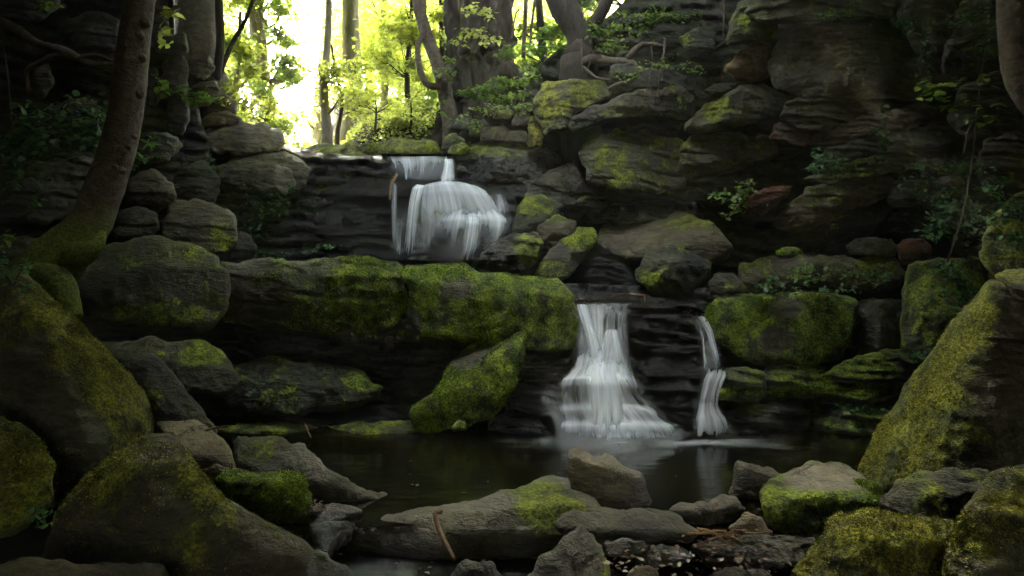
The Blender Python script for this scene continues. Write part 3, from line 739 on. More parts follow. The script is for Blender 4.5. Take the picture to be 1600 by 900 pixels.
rock('leaning_boulder', 'steep wedge of bright green moss leaning against the slab beside the lower fall', [(640, 645), (652, 624), (690, 594), (712, 560), (752, 530), (790, 512), (818, 509), (821, 560), (802, 612), (772, 652), (730, 672), (680, 674), (645, 667)], 6.75,
     folds=[((655, 640), (800, 545), (690, 570), 1.2), ((690, 640), (800, 610), (740, 670), .5), ((815, 520), (790, 640), (822, 580), .8)], lean=.45, moss=0.9, patches=[(725, 565, 25, 14, -.7), (745, 550, 25, 10, -.5), (670, 620, 14, 20, -.3)], warm=.25, rough=.6, sp=2.8, tufts=9000, group=GM, T=.9, chips=2)
rock('low_boulder', 'low dark boulder half hidden in the recess under the long slab', [(350, 575), (420, 560), (500, 562), (560, 580), (602, 606), (592, 628), (520, 643), (420, 648), (352, 640)], 7.2, folds=[((360, 590), (600, 610), (480, 560), .9)], moss=0.36, patches=[(570, 600, 30, 16, .4)], warm=.3, col=DARK, group=GM, T=.7)
for lab, ol in (('thin mossy ledge at the waterline in the left of the recess', [(340, 668), (380, 660), (450, 660), (500, 666), (505, 684), (340, 686)]),
                ('thin mossy ledge at the waterline left of the steep moss wedge', [(490, 668), (540, 660), (600, 657), (650, 655), (660, 672), (640, 684), (490, 686)]),
                ('wet dark rubble ledge behind the waterline ledges', [(440, 652), (520, 640), (600, 634), (650, 632), (655, 662), (560, 664), (450, 668)])):
    rock('wet_ledge', lab, ol, 7.0 if '684' in str(ol) or '686' in str(ol) else 7.35, folds=[((ol[0][0], ol[0][1] + 8), (ol[-2][0], ol[0][1] + 4), (ol[2][0], ol[2][1] - 20), 2.0)], moss=0.6 if 'mossy' in lab else .15, patches=[], wet=.5, col=BLACK, warm=.5, strata=1.0, group=GM, T=.6)
rock('small_stone', 'small green moss cushion stone at the foot of the steep moss wedge', [(706, 666), (716, 656), (728, 660), (731, 672), (708, 674)], 6.62, moss=1.0, warm=.3, group=GM)
# the steps of the lower fall
rock('wet_rock', 'big black glistening rock face between the two lower falls', [(880, 468), (960, 462), (1030, 463), (1080, 478), (1112, 505), (1132, 570), (1122, 582), (1040, 575), (960, 575), (893, 560)], 7.62, folds=[((900, 484), (1110, 500), (1000, 462), 2.0), ((985, 545), (1110, 555), (1040, 580), .5)], lean=.25, moss=0.02, col=BLACK, wet=1.0, rough=1.2, strata=.5, sp=2.8, T=1.2, group=GM)
rock('wet_rock', 'lower bulging black wet rock between the two lower falls', [(930, 570), (985, 556), (1050, 552), (1100, 566), (1116, 600), (1110, 650), (1090, 684), (980, 686), (930, 640)], 7.28, folds=[((960, 575), (1100, 580), (1030, 552), .9)], lean=.2, moss=0.05, col=BLACK, wet=1.0, rough=1.2, strata=.7, sp=2.8, T=.9, group=GM)
for lab, ol, Y in (('topmost wet rock step under the lower fall', [(872, 552), (915, 545), (970, 546), (995, 562), (1000, 600), (960, 606), (880, 606)], 7.32),
                   ('second wet rock step under the lower fall', [(850, 595), (880, 588), (960, 590), (1005, 600), (1022, 626), (1020, 646), (940, 650), (860, 646)], 7.14),
                   ('third wet rock step under the lower fall', [(842, 640), (880, 630), (960, 630), (1030, 640), (1050, 664), (1050, 690), (850, 692)], 6.98),
                   ('bottom wet rock step where the lower fall meets the pool', [(862, 668), (930, 656), (1010, 660), (1062, 672), (1072, 692), (862, 696)], 6.88)):
    rock('wet_step', lab, ol, Y, folds=[((ol[0][0], ol[1][1] + 14), (ol[3][0], ol[2][1] + 14), (ol[2][0], ol[2][1] - 10), 2.2)], lean=.08, moss=.02, col=BLACK, wet=.95, strata=.9, group='rock steps under the lower fall', T=.8, sp=2.6, cat='rock step')
rock('wet_ledge', 'dark layered ledge left of the lower fall at the waterline', [(760, 655), (800, 644), (850, 645), (876, 655), (880, 690), (760, 692)], 7.0, folds=[((760, 662), (880, 662), (820, 640), 2.0)], moss=.25, patches=[(840, 648, 40, 6, .6)], col=BLACK, wet=.8, strata=1.4, group=GM, sp=2.6)
rock('wet_ledge', 'second dark layered ledge left of the lower fall', [(785, 605), (830, 590), (880, 592), (890, 640), (870, 655), (790, 655)], 7.2, folds=[((790, 612), (885, 608), (840, 585), 2.0)], moss=.15, col=BLACK, wet=.8, strata=1.4, group=GM, sp=2.6)
rock('wet_ledge', 'dark wet ledge under the bright mossy slab left of the lower fall', [(810, 555), (860, 548), (895, 545), (900, 590), (880, 604), (800, 605)], 7.32, moss=.12, col=BLACK, wet=.8, strata=1.4, group=GM, sp=2.6)
rock('mossy_block', 'broad green mossy block right of the lower falls', [(1102, 475), (1130, 458), (1200, 460), (1290, 457), (1342, 466), (1336, 512), (1318, 562), (1250, 570), (1180, 566), (1132, 545), (1106, 508)], 7.2, folds=[((1105, 474), (1340, 474), (1220, 455), 1.2)], lean=.1, moss=0.62, patches=[(1150, 510, 40, 40, .3), (1280, 520, 40, 40, .25), (1215, 530, 25, 20, -.7), (1225, 480, 30, 15, -.3)], warm=.2, rough=.5, sp=3, T=1.2, tufts=7000, group=GM)
rock('dark_rock', 'dark split rock between the broad mossy block and the leafy boulder', [(1328, 560), (1340, 470), (1390, 462), (1425, 470), (1425, 545), (1400, 560)], 7.4, folds=[((1375, 462), (1370, 560), (1420, 510), .5)], moss=.2, col=DARK, wet=.3, group=GM)
rock('mossy_boulder', 'dark mossy boulder grown with leaves behind the huge right boulder', [(1402, 500), (1420, 420), (1460, 401), (1530, 404), (1560, 470), (1560, 560), (1450, 556), (1408, 545)], 6.7, folds=[((1440, 410), (1425, 550), (1405, 480), .7)], moss=.55, warm=.5, col=DARK, group=GM)
for lab, ol, Y, m in (('small dark ledge right of the thin fall, moss on its left corner', [(1118, 590), (1135, 575), (1180, 573), (1198, 582), (1200, 620), (1170, 632), (1120, 625)], 7.0, .45),
                      ('dark mossy ledge beneath the broad mossy block', [(1190, 575), (1230, 566), (1290, 570), (1300, 612), (1270, 624), (1195, 620)], 7.1, .55),
                      ('long green mossy ledge beneath the dark split rock', [(1262, 600), (1300, 572), (1380, 545), (1440, 548), (1442, 610), (1380, 628), (1280, 634)], 7.0, .65),
                      ('low wet ledge at the waterline right of the thin fall', [(1120, 650), (1170, 632), (1250, 628), (1270, 650), (1265, 684), (1120, 686)], 7.0, .3),
                      ('low mossy ledge at the waterline left of the huge right boulder', [(1262, 655), (1300, 634), (1380, 630), (1420, 640), (1420, 684), (1262, 686)], 6.95, .55)):
    rock('mossy_ledge', lab, ol, Y, folds=[((ol[0][0], ol[1][1] + 16), (ol[3][0], ol[2][1] + 16), (ol[2][0], ol[2][1] - 20), 1.6)], lean=.05, moss=m, warm=.15, col=BLACK, wet=.45, strata=1.3, group=GM, sp=2.8, T=.8)
rock('long_ledge', 'long brown ledge with small plants above the broad mossy block', [(1150, 410), (1220, 402), (1260, 397), (1300, 399), (1400, 402), (1425, 430), (1400, 448), (1300, 447), (1220, 452), (1158, 450)], 7.6, folds=[((1150, 418), (1420, 415), (1300, 395), 1.2)], moss=.4, warm=.6, col=BROWN, group=GM)
rock('small_stone', 'small rounded dark stone left of the long brown ledge', [(1106, 440), (1120, 426), (1150, 428), (1168, 450), (1160, 462), (1110, 462)], 7.45, moss=.35, warm=.4, group=GM)
rock('small_stone', 'flat dark stone resting on the right end of the long brown ledge', [(1322, 385), (1340, 372), (1390, 371), (1404, 385), (1398, 400), (1330, 400)], 7.6, moss=.4, col=DARK, group=GM)
rock('small_stone', 'reddish stone on the ledge left of the pale shrub', [(1400, 385), (1412, 374), (1445, 373), (1458, 388), (1450, 408), (1406, 408)], 7.4, moss=.1, col=RUST, group=GM)
rock('small_stone', 'little mossy stone in the dark cave right of the big tilted boulder', [(1212, 392), (1225, 386), (1248, 387), (1256, 396), (1245, 402), (1215, 402)], 7.9, moss=.6, warm=.1, col=DARK, group=GM)
rock('wet_rock', 'dark wet rock in the gap between the leaning angular rock and the big tilted boulder', [(862, 440), (890, 405), (930, 378), (985, 400), (1010, 440), (1000, 470), (900, 474)], 8.35, lean=.25, moss=.08, col=BLACK, wet=.9, strata=.8, group=GM, sp=2.6)
rock('wet_slab', 'thin wet slab forming the lip of the lower fall under the pale twig', [(885, 474), (900, 462), (1000, 458), (1080, 470), (1110, 492), (1000, 484), (900, 482)], 7.72, folds=[((890, 470), (1100, 482), (1000, 455), 2.0)], moss=.05, col=DARK, wet=.9, group=GM, sp=2.4)
rock('tilted_boulder', 'big tilted boulder with a flat speckled top above the lower fall', [(932, 360), (960, 345), (1040, 325), (1076, 329), (1120, 352), (1147, 387), (1132, 408), (1108, 412), (1060, 400), (1010, 408), (950, 408), (934, 385)], 8.25,
     folds=[((940, 398), (1060, 385), (1020, 340), 1.5), ((1060, 385), (1120, 358), (1060, 330), 1.2)], lean=.0, moss=.25, patches=[(1080, 345, 50, 20, .25)], warm=.8, col=(0.14, .115, .08), rough=.5, sp=2.8, T=.9, group=GM, chips=2)
rock('mossy_rock', 'dark rock with a green patch under the big tilted boulder', [(990, 422), (1010, 394), (1050, 381), (1095, 388), (1116, 410), (1106, 442), (1080, 466), (1030, 464), (1000, 448)], 7.9, folds=[((1000, 405), (1110, 410), (1050, 385), .9), ((1040, 400), (1060, 465), (1110, 430), .5)], moss=.3, patches=[(1022, 440, 28, 20, .6)], warm=.35, col=DARK, group=GM)
rock('mossy_rock', 'leaning angular rock with yellow moss right of the leaf strewn rock', [(832, 430), (850, 402), (880, 370), (905, 349), (930, 357), (937, 375), (912, 402), (882, 438), (845, 440)], 8.2, folds=[((850, 425), (930, 370), (870, 375), .9)], moss=.45, patches=[(905, 365, 25, 22, .55), (860, 420, 30, 14, .4), (865, 392, 22, 15, -.5)], warm=.45, group=GM)
rock('angular_rock', 'brown angular rock with a mossy upper edge behind the leaning angular rock', [(838, 352), (870, 334), (902, 344), (898, 365), (872, 398), (846, 378)], 8.45, folds=[((845, 365), (895, 355), (870, 335), 1.0)], moss=.2, patches=[(868, 340, 20, 8, .6)], col=BROWN, group=GM)
rock('strewn_rock', 'wet rock strewn with dead leaves at the foot of the upper fall, mossy at right', [(732, 422), (760, 385), (790, 366), (838, 364), (852, 382), (838, 408), (815, 430), (780, 436)], 8.05, folds=[((745, 415), (840, 385), (780, 370), 1.0)], moss=.12, patches=[(828, 392, 26, 26, .8)], wet=.8, col=DARK, warm=.4, group=GM, sp=2.6)
rock('mossy_rock', 'dark rock with a mossy crown right of the upper fall', [(795, 364), (808, 325), (820, 307), (850, 304), (882, 320), (872, 337), (845, 352), (830, 368)], 8.85, folds=[((805, 335), (870, 335), (840, 305), .9)], moss=.3, patches=[(838, 318, 26, 18, .7)], col=DARK, warm=.5, group=GM)

# ------------------------------------------------------------------ right cliff
for lab, ol, Y, k in (
    ('thin pale ledge running right from the lip of the upper fall', [(715, 288), (800, 281), (872, 294), (935, 310), (1005, 322), (900, 336), (815, 312)], 9.35, dict(moss=.3, wet=.5, col=DARK, strata=.8)),
    ('wet shelf with dark stones above the lower fall', [(870, 335), (960, 318), (1060, 310), (1110, 318), (1100, 345), (940, 352)], 9.2, dict(moss=.2, wet=.6, col=DARK, strata=.8)),
    ('wide wet black block right of the lip of the upper fall', [(706, 255), (735, 243), (770, 239), (850, 230), (880, 250), (872, 277), (820, 290), (760, 287), (715, 280)], 9.5, dict(moss=.1, wet=.6, col=DARK, patches=[(800, 240, 60, 6, .5)])),
    ('grey three cornered rock under the square green block', [(862, 266), (900, 248), (918, 290), (932, 308), (870, 302), (832, 286)], 9.35, dict(moss=.2, wet=.3, col=GREY)),
    ('large square green block with white drips in the right cliff', [(906, 240), (914, 214), (940, 205), (1000, 207), (1060, 214), (1080, 230), (1068, 292), (1030, 304), (960, 297), (919, 286)], 9.0, dict(moss=.5, warm=.6, col=(0.13, .12, .09), folds=[((930, 206), (925, 290), (905, 240), .8)], rough=.5)),
    ('overhanging slab above the large square green block', [(886, 196), (900, 177), (945, 159), (1000, 140), (1060, 129), (1088, 150), (1082, 187), (1000, 182), (950, 192), (895, 210)], 8.8, dict(moss=.35, warm=.6, col=BROWN, folds=[((890, 190), (1085, 165), (1000, 195), -.0), ((900, 180), (1060, 140), (960, 140), .9)], lean=-.3)),
    ('olive mossy block under the roots of the leaning right tree', [(834, 150), (850, 129), (900, 124), (946, 128), (957, 150), (905, 177), (884, 205), (850, 210), (836, 180)], 9.2, dict(moss=.55, warm=.8, col=BROWN, folds=[((836, 152), (955, 150), (900, 120), .7)])),
    ('yellow mossy pillar rock right of the ferns', [(824, 230), (826, 185), (842, 176), (852, 200), (846, 232)], 9.4, dict(moss=.95, warm=1.0)),
    ('pointed grey brown block below the tan rock of the right cliff', [(1068, 197), (1100, 159), (1145, 137), (1200, 131), (1228, 150), (1222, 182), (1170, 197), (1100, 210), (1072, 206)], 8.5, dict(moss=.3, patches=[(1120, 170, 30, 25, .35)], warm=.7, col=(0.15, .135, .105), folds=[((1075, 198), (1220, 178), (1150, 215), .8)], lean=.2)),
    ('brown undercut block below the pointed grey brown block', [(1055, 272), (1064, 235), (1080, 209), (1150, 204), (1212, 214), (1218, 247), (1152, 268), (1082, 282)], 8.75, dict(moss=.35, warm=.7, col=BROWN, folds=[((1060, 255), (1215, 240), (1140, 280), .7)])),
    ('small tan tilted rock high in the right cliff', [(1128, 112), (1150, 84), (1185, 60), (1208, 70), (1208, 118), (1162, 132)], 8.55, dict(moss=.05, col=(.25, .17, .11), folds=[((1135, 115), (1200, 85), (1195, 125), .9)])),
    ('thin dark slab below the small tan tilted rock', [(1098, 140), (1120, 130), (1165, 128), (1160, 140), (1110, 150)], 8.6, dict(moss=.3, col=DARK)),
    ('huge grey block at the top of the right cliff', [(1203, 112), (1210, 70), (1226, 44), (1300, 31), (1400, 40), (1444, 75), (1455, 132), (1422, 152), (1330, 158), (1240, 150), (1210, 138)], 7.9, dict(moss=.28, patches=[(1330, 90, 90, 40, .0)], warm=.7, col=(0.15, .14, .115), folds=[((1210, 118), (1450, 125), (1330, 165), .6), ((1240, 40), (1215, 140), (1203, 90), .8)], strata=.5, sp=3.2, T=1.6)),
    ('layered brown block under the huge grey block', [(1217, 186), (1230, 159), (1290, 151), (1382, 154), (1372, 184), (1320, 204), (1260, 208)], 8.0, dict(moss=.3, warm=.8, col=BROWN, strata=1.4)),
    ('dark red brown rock under the layered brown block', [(1198, 218), (1215, 192), (1260, 198), (1330, 202), (1320, 222), (1250, 228)], 8.25, dict(moss=.1, col=(.12, .06, .035))),
    ('flat roof slab above the huge grey block', [(1160, 20), (1200, -10), (1300, -20), (1400, 0), (1402, 30), (1300, 34), (1210, 42)], 7.8, dict(moss=.4, warm=.4, col=BROWN, strata=.8)),
    ('dark green jutting rock at the top between the roots and the tan rock', [(1130, 70), (1150, 10), (1190, -30), (1220, 20), (1212, 60), (1180, 68)], 8.3, dict(moss=.5, warm=.4, col=DARK)),
    ('tall grey slab right of the huge grey block', [(1400, 30), (1420, -30), (1470, -40), (1500, 20), (1490, 80), (1470, 120), (1430, 80)], 7.5, dict(moss=.25, warm=.6, col=GREY, folds=[((1480, -20), (1440, 100), (1500, 60), .7)])),
    ('dark upright slab behind the leafy sapling at the top right', [(1466, 118), (1500, 10), (1540, -40), (1600, -30), (1580, 60), (1530, 110)], 7.2, dict(moss=.3, warm=.6, col=DARK)),
    ('orange rock wedged over the black cave', [(1162, 336), (1170, 308), (1200, 292), (1242, 290), (1226, 311), (1190, 339)], 7.95, dict(moss=.02, col=RUST, folds=[((1165, 330), (1235, 300), (1230, 335), .8)])),
    ('slanting brown slab above the black cave', [(1198, 352), (1225, 325), (1260, 290), (1340, 268), (1402, 278), (1385, 312), (1330, 327), (1290, 347), (1240, 362)], 7.85, dict(moss=.3, patches=[(1300, 300, 50, 25, .25)], warm=.6, col=(.12, .085, .05), strata=.6, folds=[((1205, 345), (1385, 300), (1320, 345), .5)])),
    ('square dark block right of the slanting brown slab', [(1382, 318), (1395, 282), (1445, 280), (1458, 300), (1445, 318), (1400, 324)], 7.7, dict(moss=.3, warm=.3, col=DARK)),
    ('thin slanting slab under the huge grey block, upper one of three', [(1260, 215), (1340, 185), (1440, 160), (1500, 168), (1480, 190), (1380, 208), (1290, 232)], 7.85, dict(moss=.2, col=(.10, .065, .045), strata=1.0)),
    ('thin slanting slab in the right cliff, middle one of three', [(1260, 245), (1340, 218), (1440, 195), (1505, 200), (1480, 225), (1380, 240), (1290, 262)], 7.8, dict(moss=.3, col=DARK, strata=1.0)),
    ('thin slanting slab in the right cliff, lowest one of three', [(1250, 280), (1320, 250), (1420, 232), (1480, 238), (1470, 262), (1380, 272), (1290, 292)], 7.75, dict(moss=.4, col=BROWN, strata=1.0)),
    ('dark layered block behind the sapling leaves at right', [(1480, 190), (1500, 130), (1560, 110), (1640, 115), (1660, 200), (1580, 215), (1500, 215)], 7.0, dict(moss=.3, warm=.6, col=DARK, strata=1.2)),
    ('brown layered block below the sapling at the right edge', [(1520, 262), (1540, 215), (1600, 205), (1690, 210), (1690, 290), (1600, 300), (1535, 295)], 6.7, dict(moss=.3, warm=.7, col=BROWN, strata=1.2)),
    ('green mossy boulder at the right edge above the cap rock', [(1530, 400), (1545, 335), (1590, 300), (1690, 295), (1690, 430), (1600, 436), (1545, 430)], 6.0, dict(moss=.75, warm=.5, col=DARK)),
    ('small dark stone under the root hung hollow', [(1060, 60), (1090, 40), (1120, 50), (1118, 80), (1075, 84)], 8.7, dict(moss=.3, patches=[(1070, 62, 15, 10, .5)], col=DARK)),
    ('dark ledge below the roots in the hollow', [(945, 128), (985, 108), (1040, 105), (1075, 120), (1070, 138), (980, 142)], 8.95, dict(moss=.35, col=DARK)),
    ('small green slab at the tip of the big root', [(948, 118), (956, 100), (990, 98), (998, 112), (985, 124)], 8.9, dict(moss=.4, warm=.4, col=DARK))):
    k = dict(k); rock(('block_rock' if 'block' in lab else 'slab_rock' if 'slab' in lab else 'cliff_rock'), lab, ol, Y, group=GR, cat='rock', **{**dict(T=1.0, strata=.4), **k})

# ------------------------------------------------------------------ left cliff
for lab, ol, Y, k in (
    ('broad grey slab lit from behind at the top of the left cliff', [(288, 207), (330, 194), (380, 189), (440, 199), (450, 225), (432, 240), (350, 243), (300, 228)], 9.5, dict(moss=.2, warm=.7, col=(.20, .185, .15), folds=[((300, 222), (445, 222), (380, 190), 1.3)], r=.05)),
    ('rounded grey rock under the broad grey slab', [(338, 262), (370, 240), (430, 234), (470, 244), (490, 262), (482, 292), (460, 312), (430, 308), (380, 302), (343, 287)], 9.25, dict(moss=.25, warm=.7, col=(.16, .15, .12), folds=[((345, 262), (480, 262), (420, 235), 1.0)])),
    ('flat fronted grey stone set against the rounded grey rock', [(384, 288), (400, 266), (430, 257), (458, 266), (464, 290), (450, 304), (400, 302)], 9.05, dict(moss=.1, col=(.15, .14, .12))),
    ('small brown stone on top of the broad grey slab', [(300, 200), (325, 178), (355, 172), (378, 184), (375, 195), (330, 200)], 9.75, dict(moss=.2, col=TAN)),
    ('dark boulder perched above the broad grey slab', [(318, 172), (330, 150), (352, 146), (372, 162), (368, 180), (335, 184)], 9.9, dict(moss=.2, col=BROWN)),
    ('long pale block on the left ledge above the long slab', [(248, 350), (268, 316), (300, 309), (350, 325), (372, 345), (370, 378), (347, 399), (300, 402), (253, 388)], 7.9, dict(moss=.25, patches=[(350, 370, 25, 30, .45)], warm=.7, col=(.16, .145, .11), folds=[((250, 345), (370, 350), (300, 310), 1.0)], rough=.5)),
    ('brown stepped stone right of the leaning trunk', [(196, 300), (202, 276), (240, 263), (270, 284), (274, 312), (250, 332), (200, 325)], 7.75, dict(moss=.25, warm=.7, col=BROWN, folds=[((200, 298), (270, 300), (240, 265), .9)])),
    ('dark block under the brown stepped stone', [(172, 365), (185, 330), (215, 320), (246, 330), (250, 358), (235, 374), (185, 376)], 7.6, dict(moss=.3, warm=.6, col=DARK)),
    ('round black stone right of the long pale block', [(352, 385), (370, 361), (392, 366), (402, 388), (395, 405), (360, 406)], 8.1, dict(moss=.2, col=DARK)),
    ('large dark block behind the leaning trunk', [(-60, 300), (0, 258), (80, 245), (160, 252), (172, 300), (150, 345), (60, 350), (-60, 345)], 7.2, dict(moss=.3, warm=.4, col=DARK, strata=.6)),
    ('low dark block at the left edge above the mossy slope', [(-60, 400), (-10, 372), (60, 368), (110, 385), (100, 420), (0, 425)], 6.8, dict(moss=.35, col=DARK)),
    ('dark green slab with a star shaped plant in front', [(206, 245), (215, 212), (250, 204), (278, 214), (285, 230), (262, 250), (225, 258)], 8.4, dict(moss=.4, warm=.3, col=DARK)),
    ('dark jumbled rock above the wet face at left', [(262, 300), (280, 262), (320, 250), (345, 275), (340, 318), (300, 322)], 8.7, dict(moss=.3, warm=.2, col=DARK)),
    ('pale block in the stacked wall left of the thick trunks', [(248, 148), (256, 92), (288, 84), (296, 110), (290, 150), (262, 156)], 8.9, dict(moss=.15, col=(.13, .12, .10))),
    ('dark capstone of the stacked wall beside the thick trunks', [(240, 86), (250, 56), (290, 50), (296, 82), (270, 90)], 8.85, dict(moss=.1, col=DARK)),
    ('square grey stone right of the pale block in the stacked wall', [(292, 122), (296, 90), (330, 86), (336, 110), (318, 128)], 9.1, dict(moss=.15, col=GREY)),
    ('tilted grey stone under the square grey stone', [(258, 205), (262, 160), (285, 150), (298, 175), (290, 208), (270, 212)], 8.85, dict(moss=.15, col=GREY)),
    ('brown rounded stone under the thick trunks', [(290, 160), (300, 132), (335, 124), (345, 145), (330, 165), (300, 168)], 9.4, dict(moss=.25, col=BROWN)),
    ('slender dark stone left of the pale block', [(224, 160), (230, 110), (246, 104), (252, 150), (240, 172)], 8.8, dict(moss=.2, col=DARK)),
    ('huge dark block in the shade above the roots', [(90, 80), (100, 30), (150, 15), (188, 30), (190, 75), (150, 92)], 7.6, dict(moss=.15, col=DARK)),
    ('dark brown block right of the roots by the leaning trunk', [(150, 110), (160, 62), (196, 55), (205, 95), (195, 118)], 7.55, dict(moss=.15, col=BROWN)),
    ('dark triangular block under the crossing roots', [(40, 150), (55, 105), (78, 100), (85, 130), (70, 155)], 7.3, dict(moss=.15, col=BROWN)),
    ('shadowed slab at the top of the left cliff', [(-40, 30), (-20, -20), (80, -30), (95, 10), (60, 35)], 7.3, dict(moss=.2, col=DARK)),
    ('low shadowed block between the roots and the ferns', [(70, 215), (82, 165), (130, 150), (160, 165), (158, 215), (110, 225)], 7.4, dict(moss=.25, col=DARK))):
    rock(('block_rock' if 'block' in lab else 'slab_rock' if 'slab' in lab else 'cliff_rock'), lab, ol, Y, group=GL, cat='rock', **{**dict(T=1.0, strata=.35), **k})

# ------------------------------------------------------------------ top of the fall
for lab, ol, Y, k in (
    ('wide mossy ledge left of the lip of the upper fall', [(452, 240), (500, 221), (560, 221), (592, 236), (622, 252), (640, 275), (615, 290), (570, 286), (520, 278), (468, 262)], 9.85, dict(moss=.55, patches=[(520, 235, 40, 14, .5), (600, 270, 30, 18, -.6)], warm=.55, wet=.6, col=DARK, folds=[((460, 255), (625, 268), (540, 220), 1.4)])),
    ('low mossy rock just upstream of the fall', [(588, 244), (592, 224), (622, 215), (680, 219), (692, 240), (640, 250)], 10.5, dict(moss=.75, warm=.6, col=GREY, folds=[((590, 235), (690, 235), (640, 215), 1.0)])),
    ('yellow green moss tuft rock beside the mossy ledge', [(556, 236), (566, 224), (588, 222), (594, 236), (580, 242)], 10.2, dict(moss=1.0, warm=.5)),
    ('wet stepped ledge in front of the upper lip', [(466, 300), (500, 278), (560, 276), (640, 280), (690, 284), (690, 306), (560, 312), (480, 316)], 9.45, dict(moss=.1, patches=[(490, 290, 25, 12, .5)], wet=.9, col=DARK, strata=1.0, folds=[((470, 296), (690, 294), (580, 270), 1.8)])),
    ('bulging wet black rock left of the upper fall', [(484, 340), (510, 312), (570, 302), (620, 306), (640, 330), (640, 402), (560, 410), (490, 396)], 9.25, dict(moss=.05, wet=.9, col=BLACK, strata=.6, folds=[((490, 335), (640, 330), (560, 300), .9)])),
    ('wet black face right of the curtain of the upper fall', [(715, 300), (760, 290), (800, 300), (808, 330), (800, 372), (720, 380)], 9.3, dict(moss=.05, wet=.9, col=BLACK)),
    ('wet rock lip under the upper curtain of water', [(628, 300), (650, 282), (700, 278), (750, 284), (770, 300), (770, 345), (700, 352), (636, 348)], 9.28, dict(moss=.03, wet=1.0, col=BLACK, folds=[((630, 298), (765, 300), (700, 276), 2.0)])),
    ('dome of wet rock the upper fall pours over', [(672, 372), (684, 342), (712, 330), (750, 334), (768, 356), (772, 412), (700, 428), (672, 415)], 8.75, dict(moss=.03, wet=1.0, col=BLACK, folds=[((676, 350), (768, 352), (720, 325), 1.5)], r=.16)),
    ('rock slab the brook slides over at the upper lip', [(596, 262), (606, 246), (660, 244), (712, 246), (720, 262), (715, 288), (650, 290), (605, 284)], 9.7, dict(moss=.05, wet=1.0, col=DARK, folds=[((598, 256), (716, 256), (660, 240), 2.2)])),
    ('flat mossy slab right of the lip of the upper fall', [(716, 240), (726, 226), (790, 220), (836, 228), (850, 238), (800, 246), (740, 248)], 9.9, dict(moss=.8, warm=.55, col=GREY, folds=[((718, 238), (848, 238), (780, 218), 1.8)])),
    ('small mossy stone left of the flat mossy slab', [(698, 240), (706, 226), (726, 222), (738, 234), (724, 246)], 9.75, dict(moss=.6, warm=.5, col=GREY)),
    ('round mossy stone below the big old tree', [(688, 236), (694, 214), (712, 206), (728, 218), (722, 234)], 10.4, dict(moss=.45, warm=.5, col=DARK)),
    ('square stone in the little wall under the ferns', [(750, 222), (752, 200), (785, 196), (800, 206), (798, 222)], 10.0, dict(moss=.35, warm=.6, col=BROWN)),
    ('second square stone in the little wall under the ferns', [(788, 224), (792, 206), (820, 204), (828, 214), (824, 226)], 9.9, dict(moss=.3, warm=.5, col=BROWN)),
    ('grey rounded stone at the top of the little wall', [(798, 196), (804, 178), (822, 172), (832, 184), (828, 198)], 9.9, dict(moss=.3, warm=.5, col=GREY)),
    ('dark stone in the hollow below the forked tree', [(700, 202), (704, 182), (730, 178), (742, 190), (738, 204)], 10.5, dict(moss=.25, warm=.4, col=DARK)),
    ('dark upright stone left of the little wall', [(732, 214), (738, 192), (756, 184), (766, 196), (754, 216)], 10.2, dict(moss=.4, warm=.4, col=DARK)),
    ('low brown stone under the flat rocks of the little wall', [(768, 186), (775, 172), (798, 170), (806, 180), (796, 190)], 10.1, dict(moss=.5, warm=.7, col=BROWN))):
    rock(('ledge_rock' if 'ledge' in lab else 'wet_rock' if 'wet' in lab else 'bank_stone'), lab, ol, Y, group=GB, cat='rock', **{**dict(T=.8), **k})

def gravel():
    g = np.random.default_rng(12); b = Buf()
    u = np.array([[0, 0, 1], [.9, 0, .4], [.28, .85, .4], [-.72, .53, .4], [-.72, -.53, .4], [.28, -.85, .4], [.72, .53, -.4], [-.28, .85, -.4], [-.9, 0, -.4], [-.28, -.85, -.4], [.72, -.53, -.4], [0, 0, -1]])
    fc = np.array([[0, 1, 2], [0, 2, 3], [0, 3, 4], [0, 4, 5], [0, 5, 1], [1, 6, 2], [2, 7, 3], [3, 8, 4], [4, 9, 5], [5, 10, 1], [6, 7, 2], [7, 8, 3], [8, 9, 4], [9, 10, 5], [10, 6, 1], [11, 7, 6], [11, 8, 7], [11, 9, 8], [11, 10, 9], [11, 6, 10]])
    for (x0, x1, y0, y1, z, n) in ((.45, 2.0, 3.3, 4.3, -.20, 60), (-1.25, -.7, 4.25, 4.6, -.04, 60), (-.2, .5, 3.3, 3.7, -.2, 25), (1.3, 2.3, 4.1, 4.7, -.02, 40)):
        for k in range(n):
            s = g.uniform(.008, .028) * np.array([1, g.uniform(.7, 1), g.uniform(.4, .7)])
            a = g.uniform(0, 6.28); m = np.array([[math.cos(a), -math.sin(a), 0], [math.sin(a), math.cos(a), 0], [0, 0, 1]])
            V = (u * s * g.uniform(.8, 1.2, (12, 1))) @ m.T + [g.uniform(x0, x1), g.uniform(y0, y1), z + g.uniform(0, .03)]
            b.add(V, fc)
    o = b.build('gravel', M_ROCK, None); o['rock_colour'] = [.045, .038, .028]; o['wetness'] = .5; o['moss_warmth'] = .5
    tag(o, 'wet gravel between the stones of the outflow', None, None, 'stuff')
gravel()
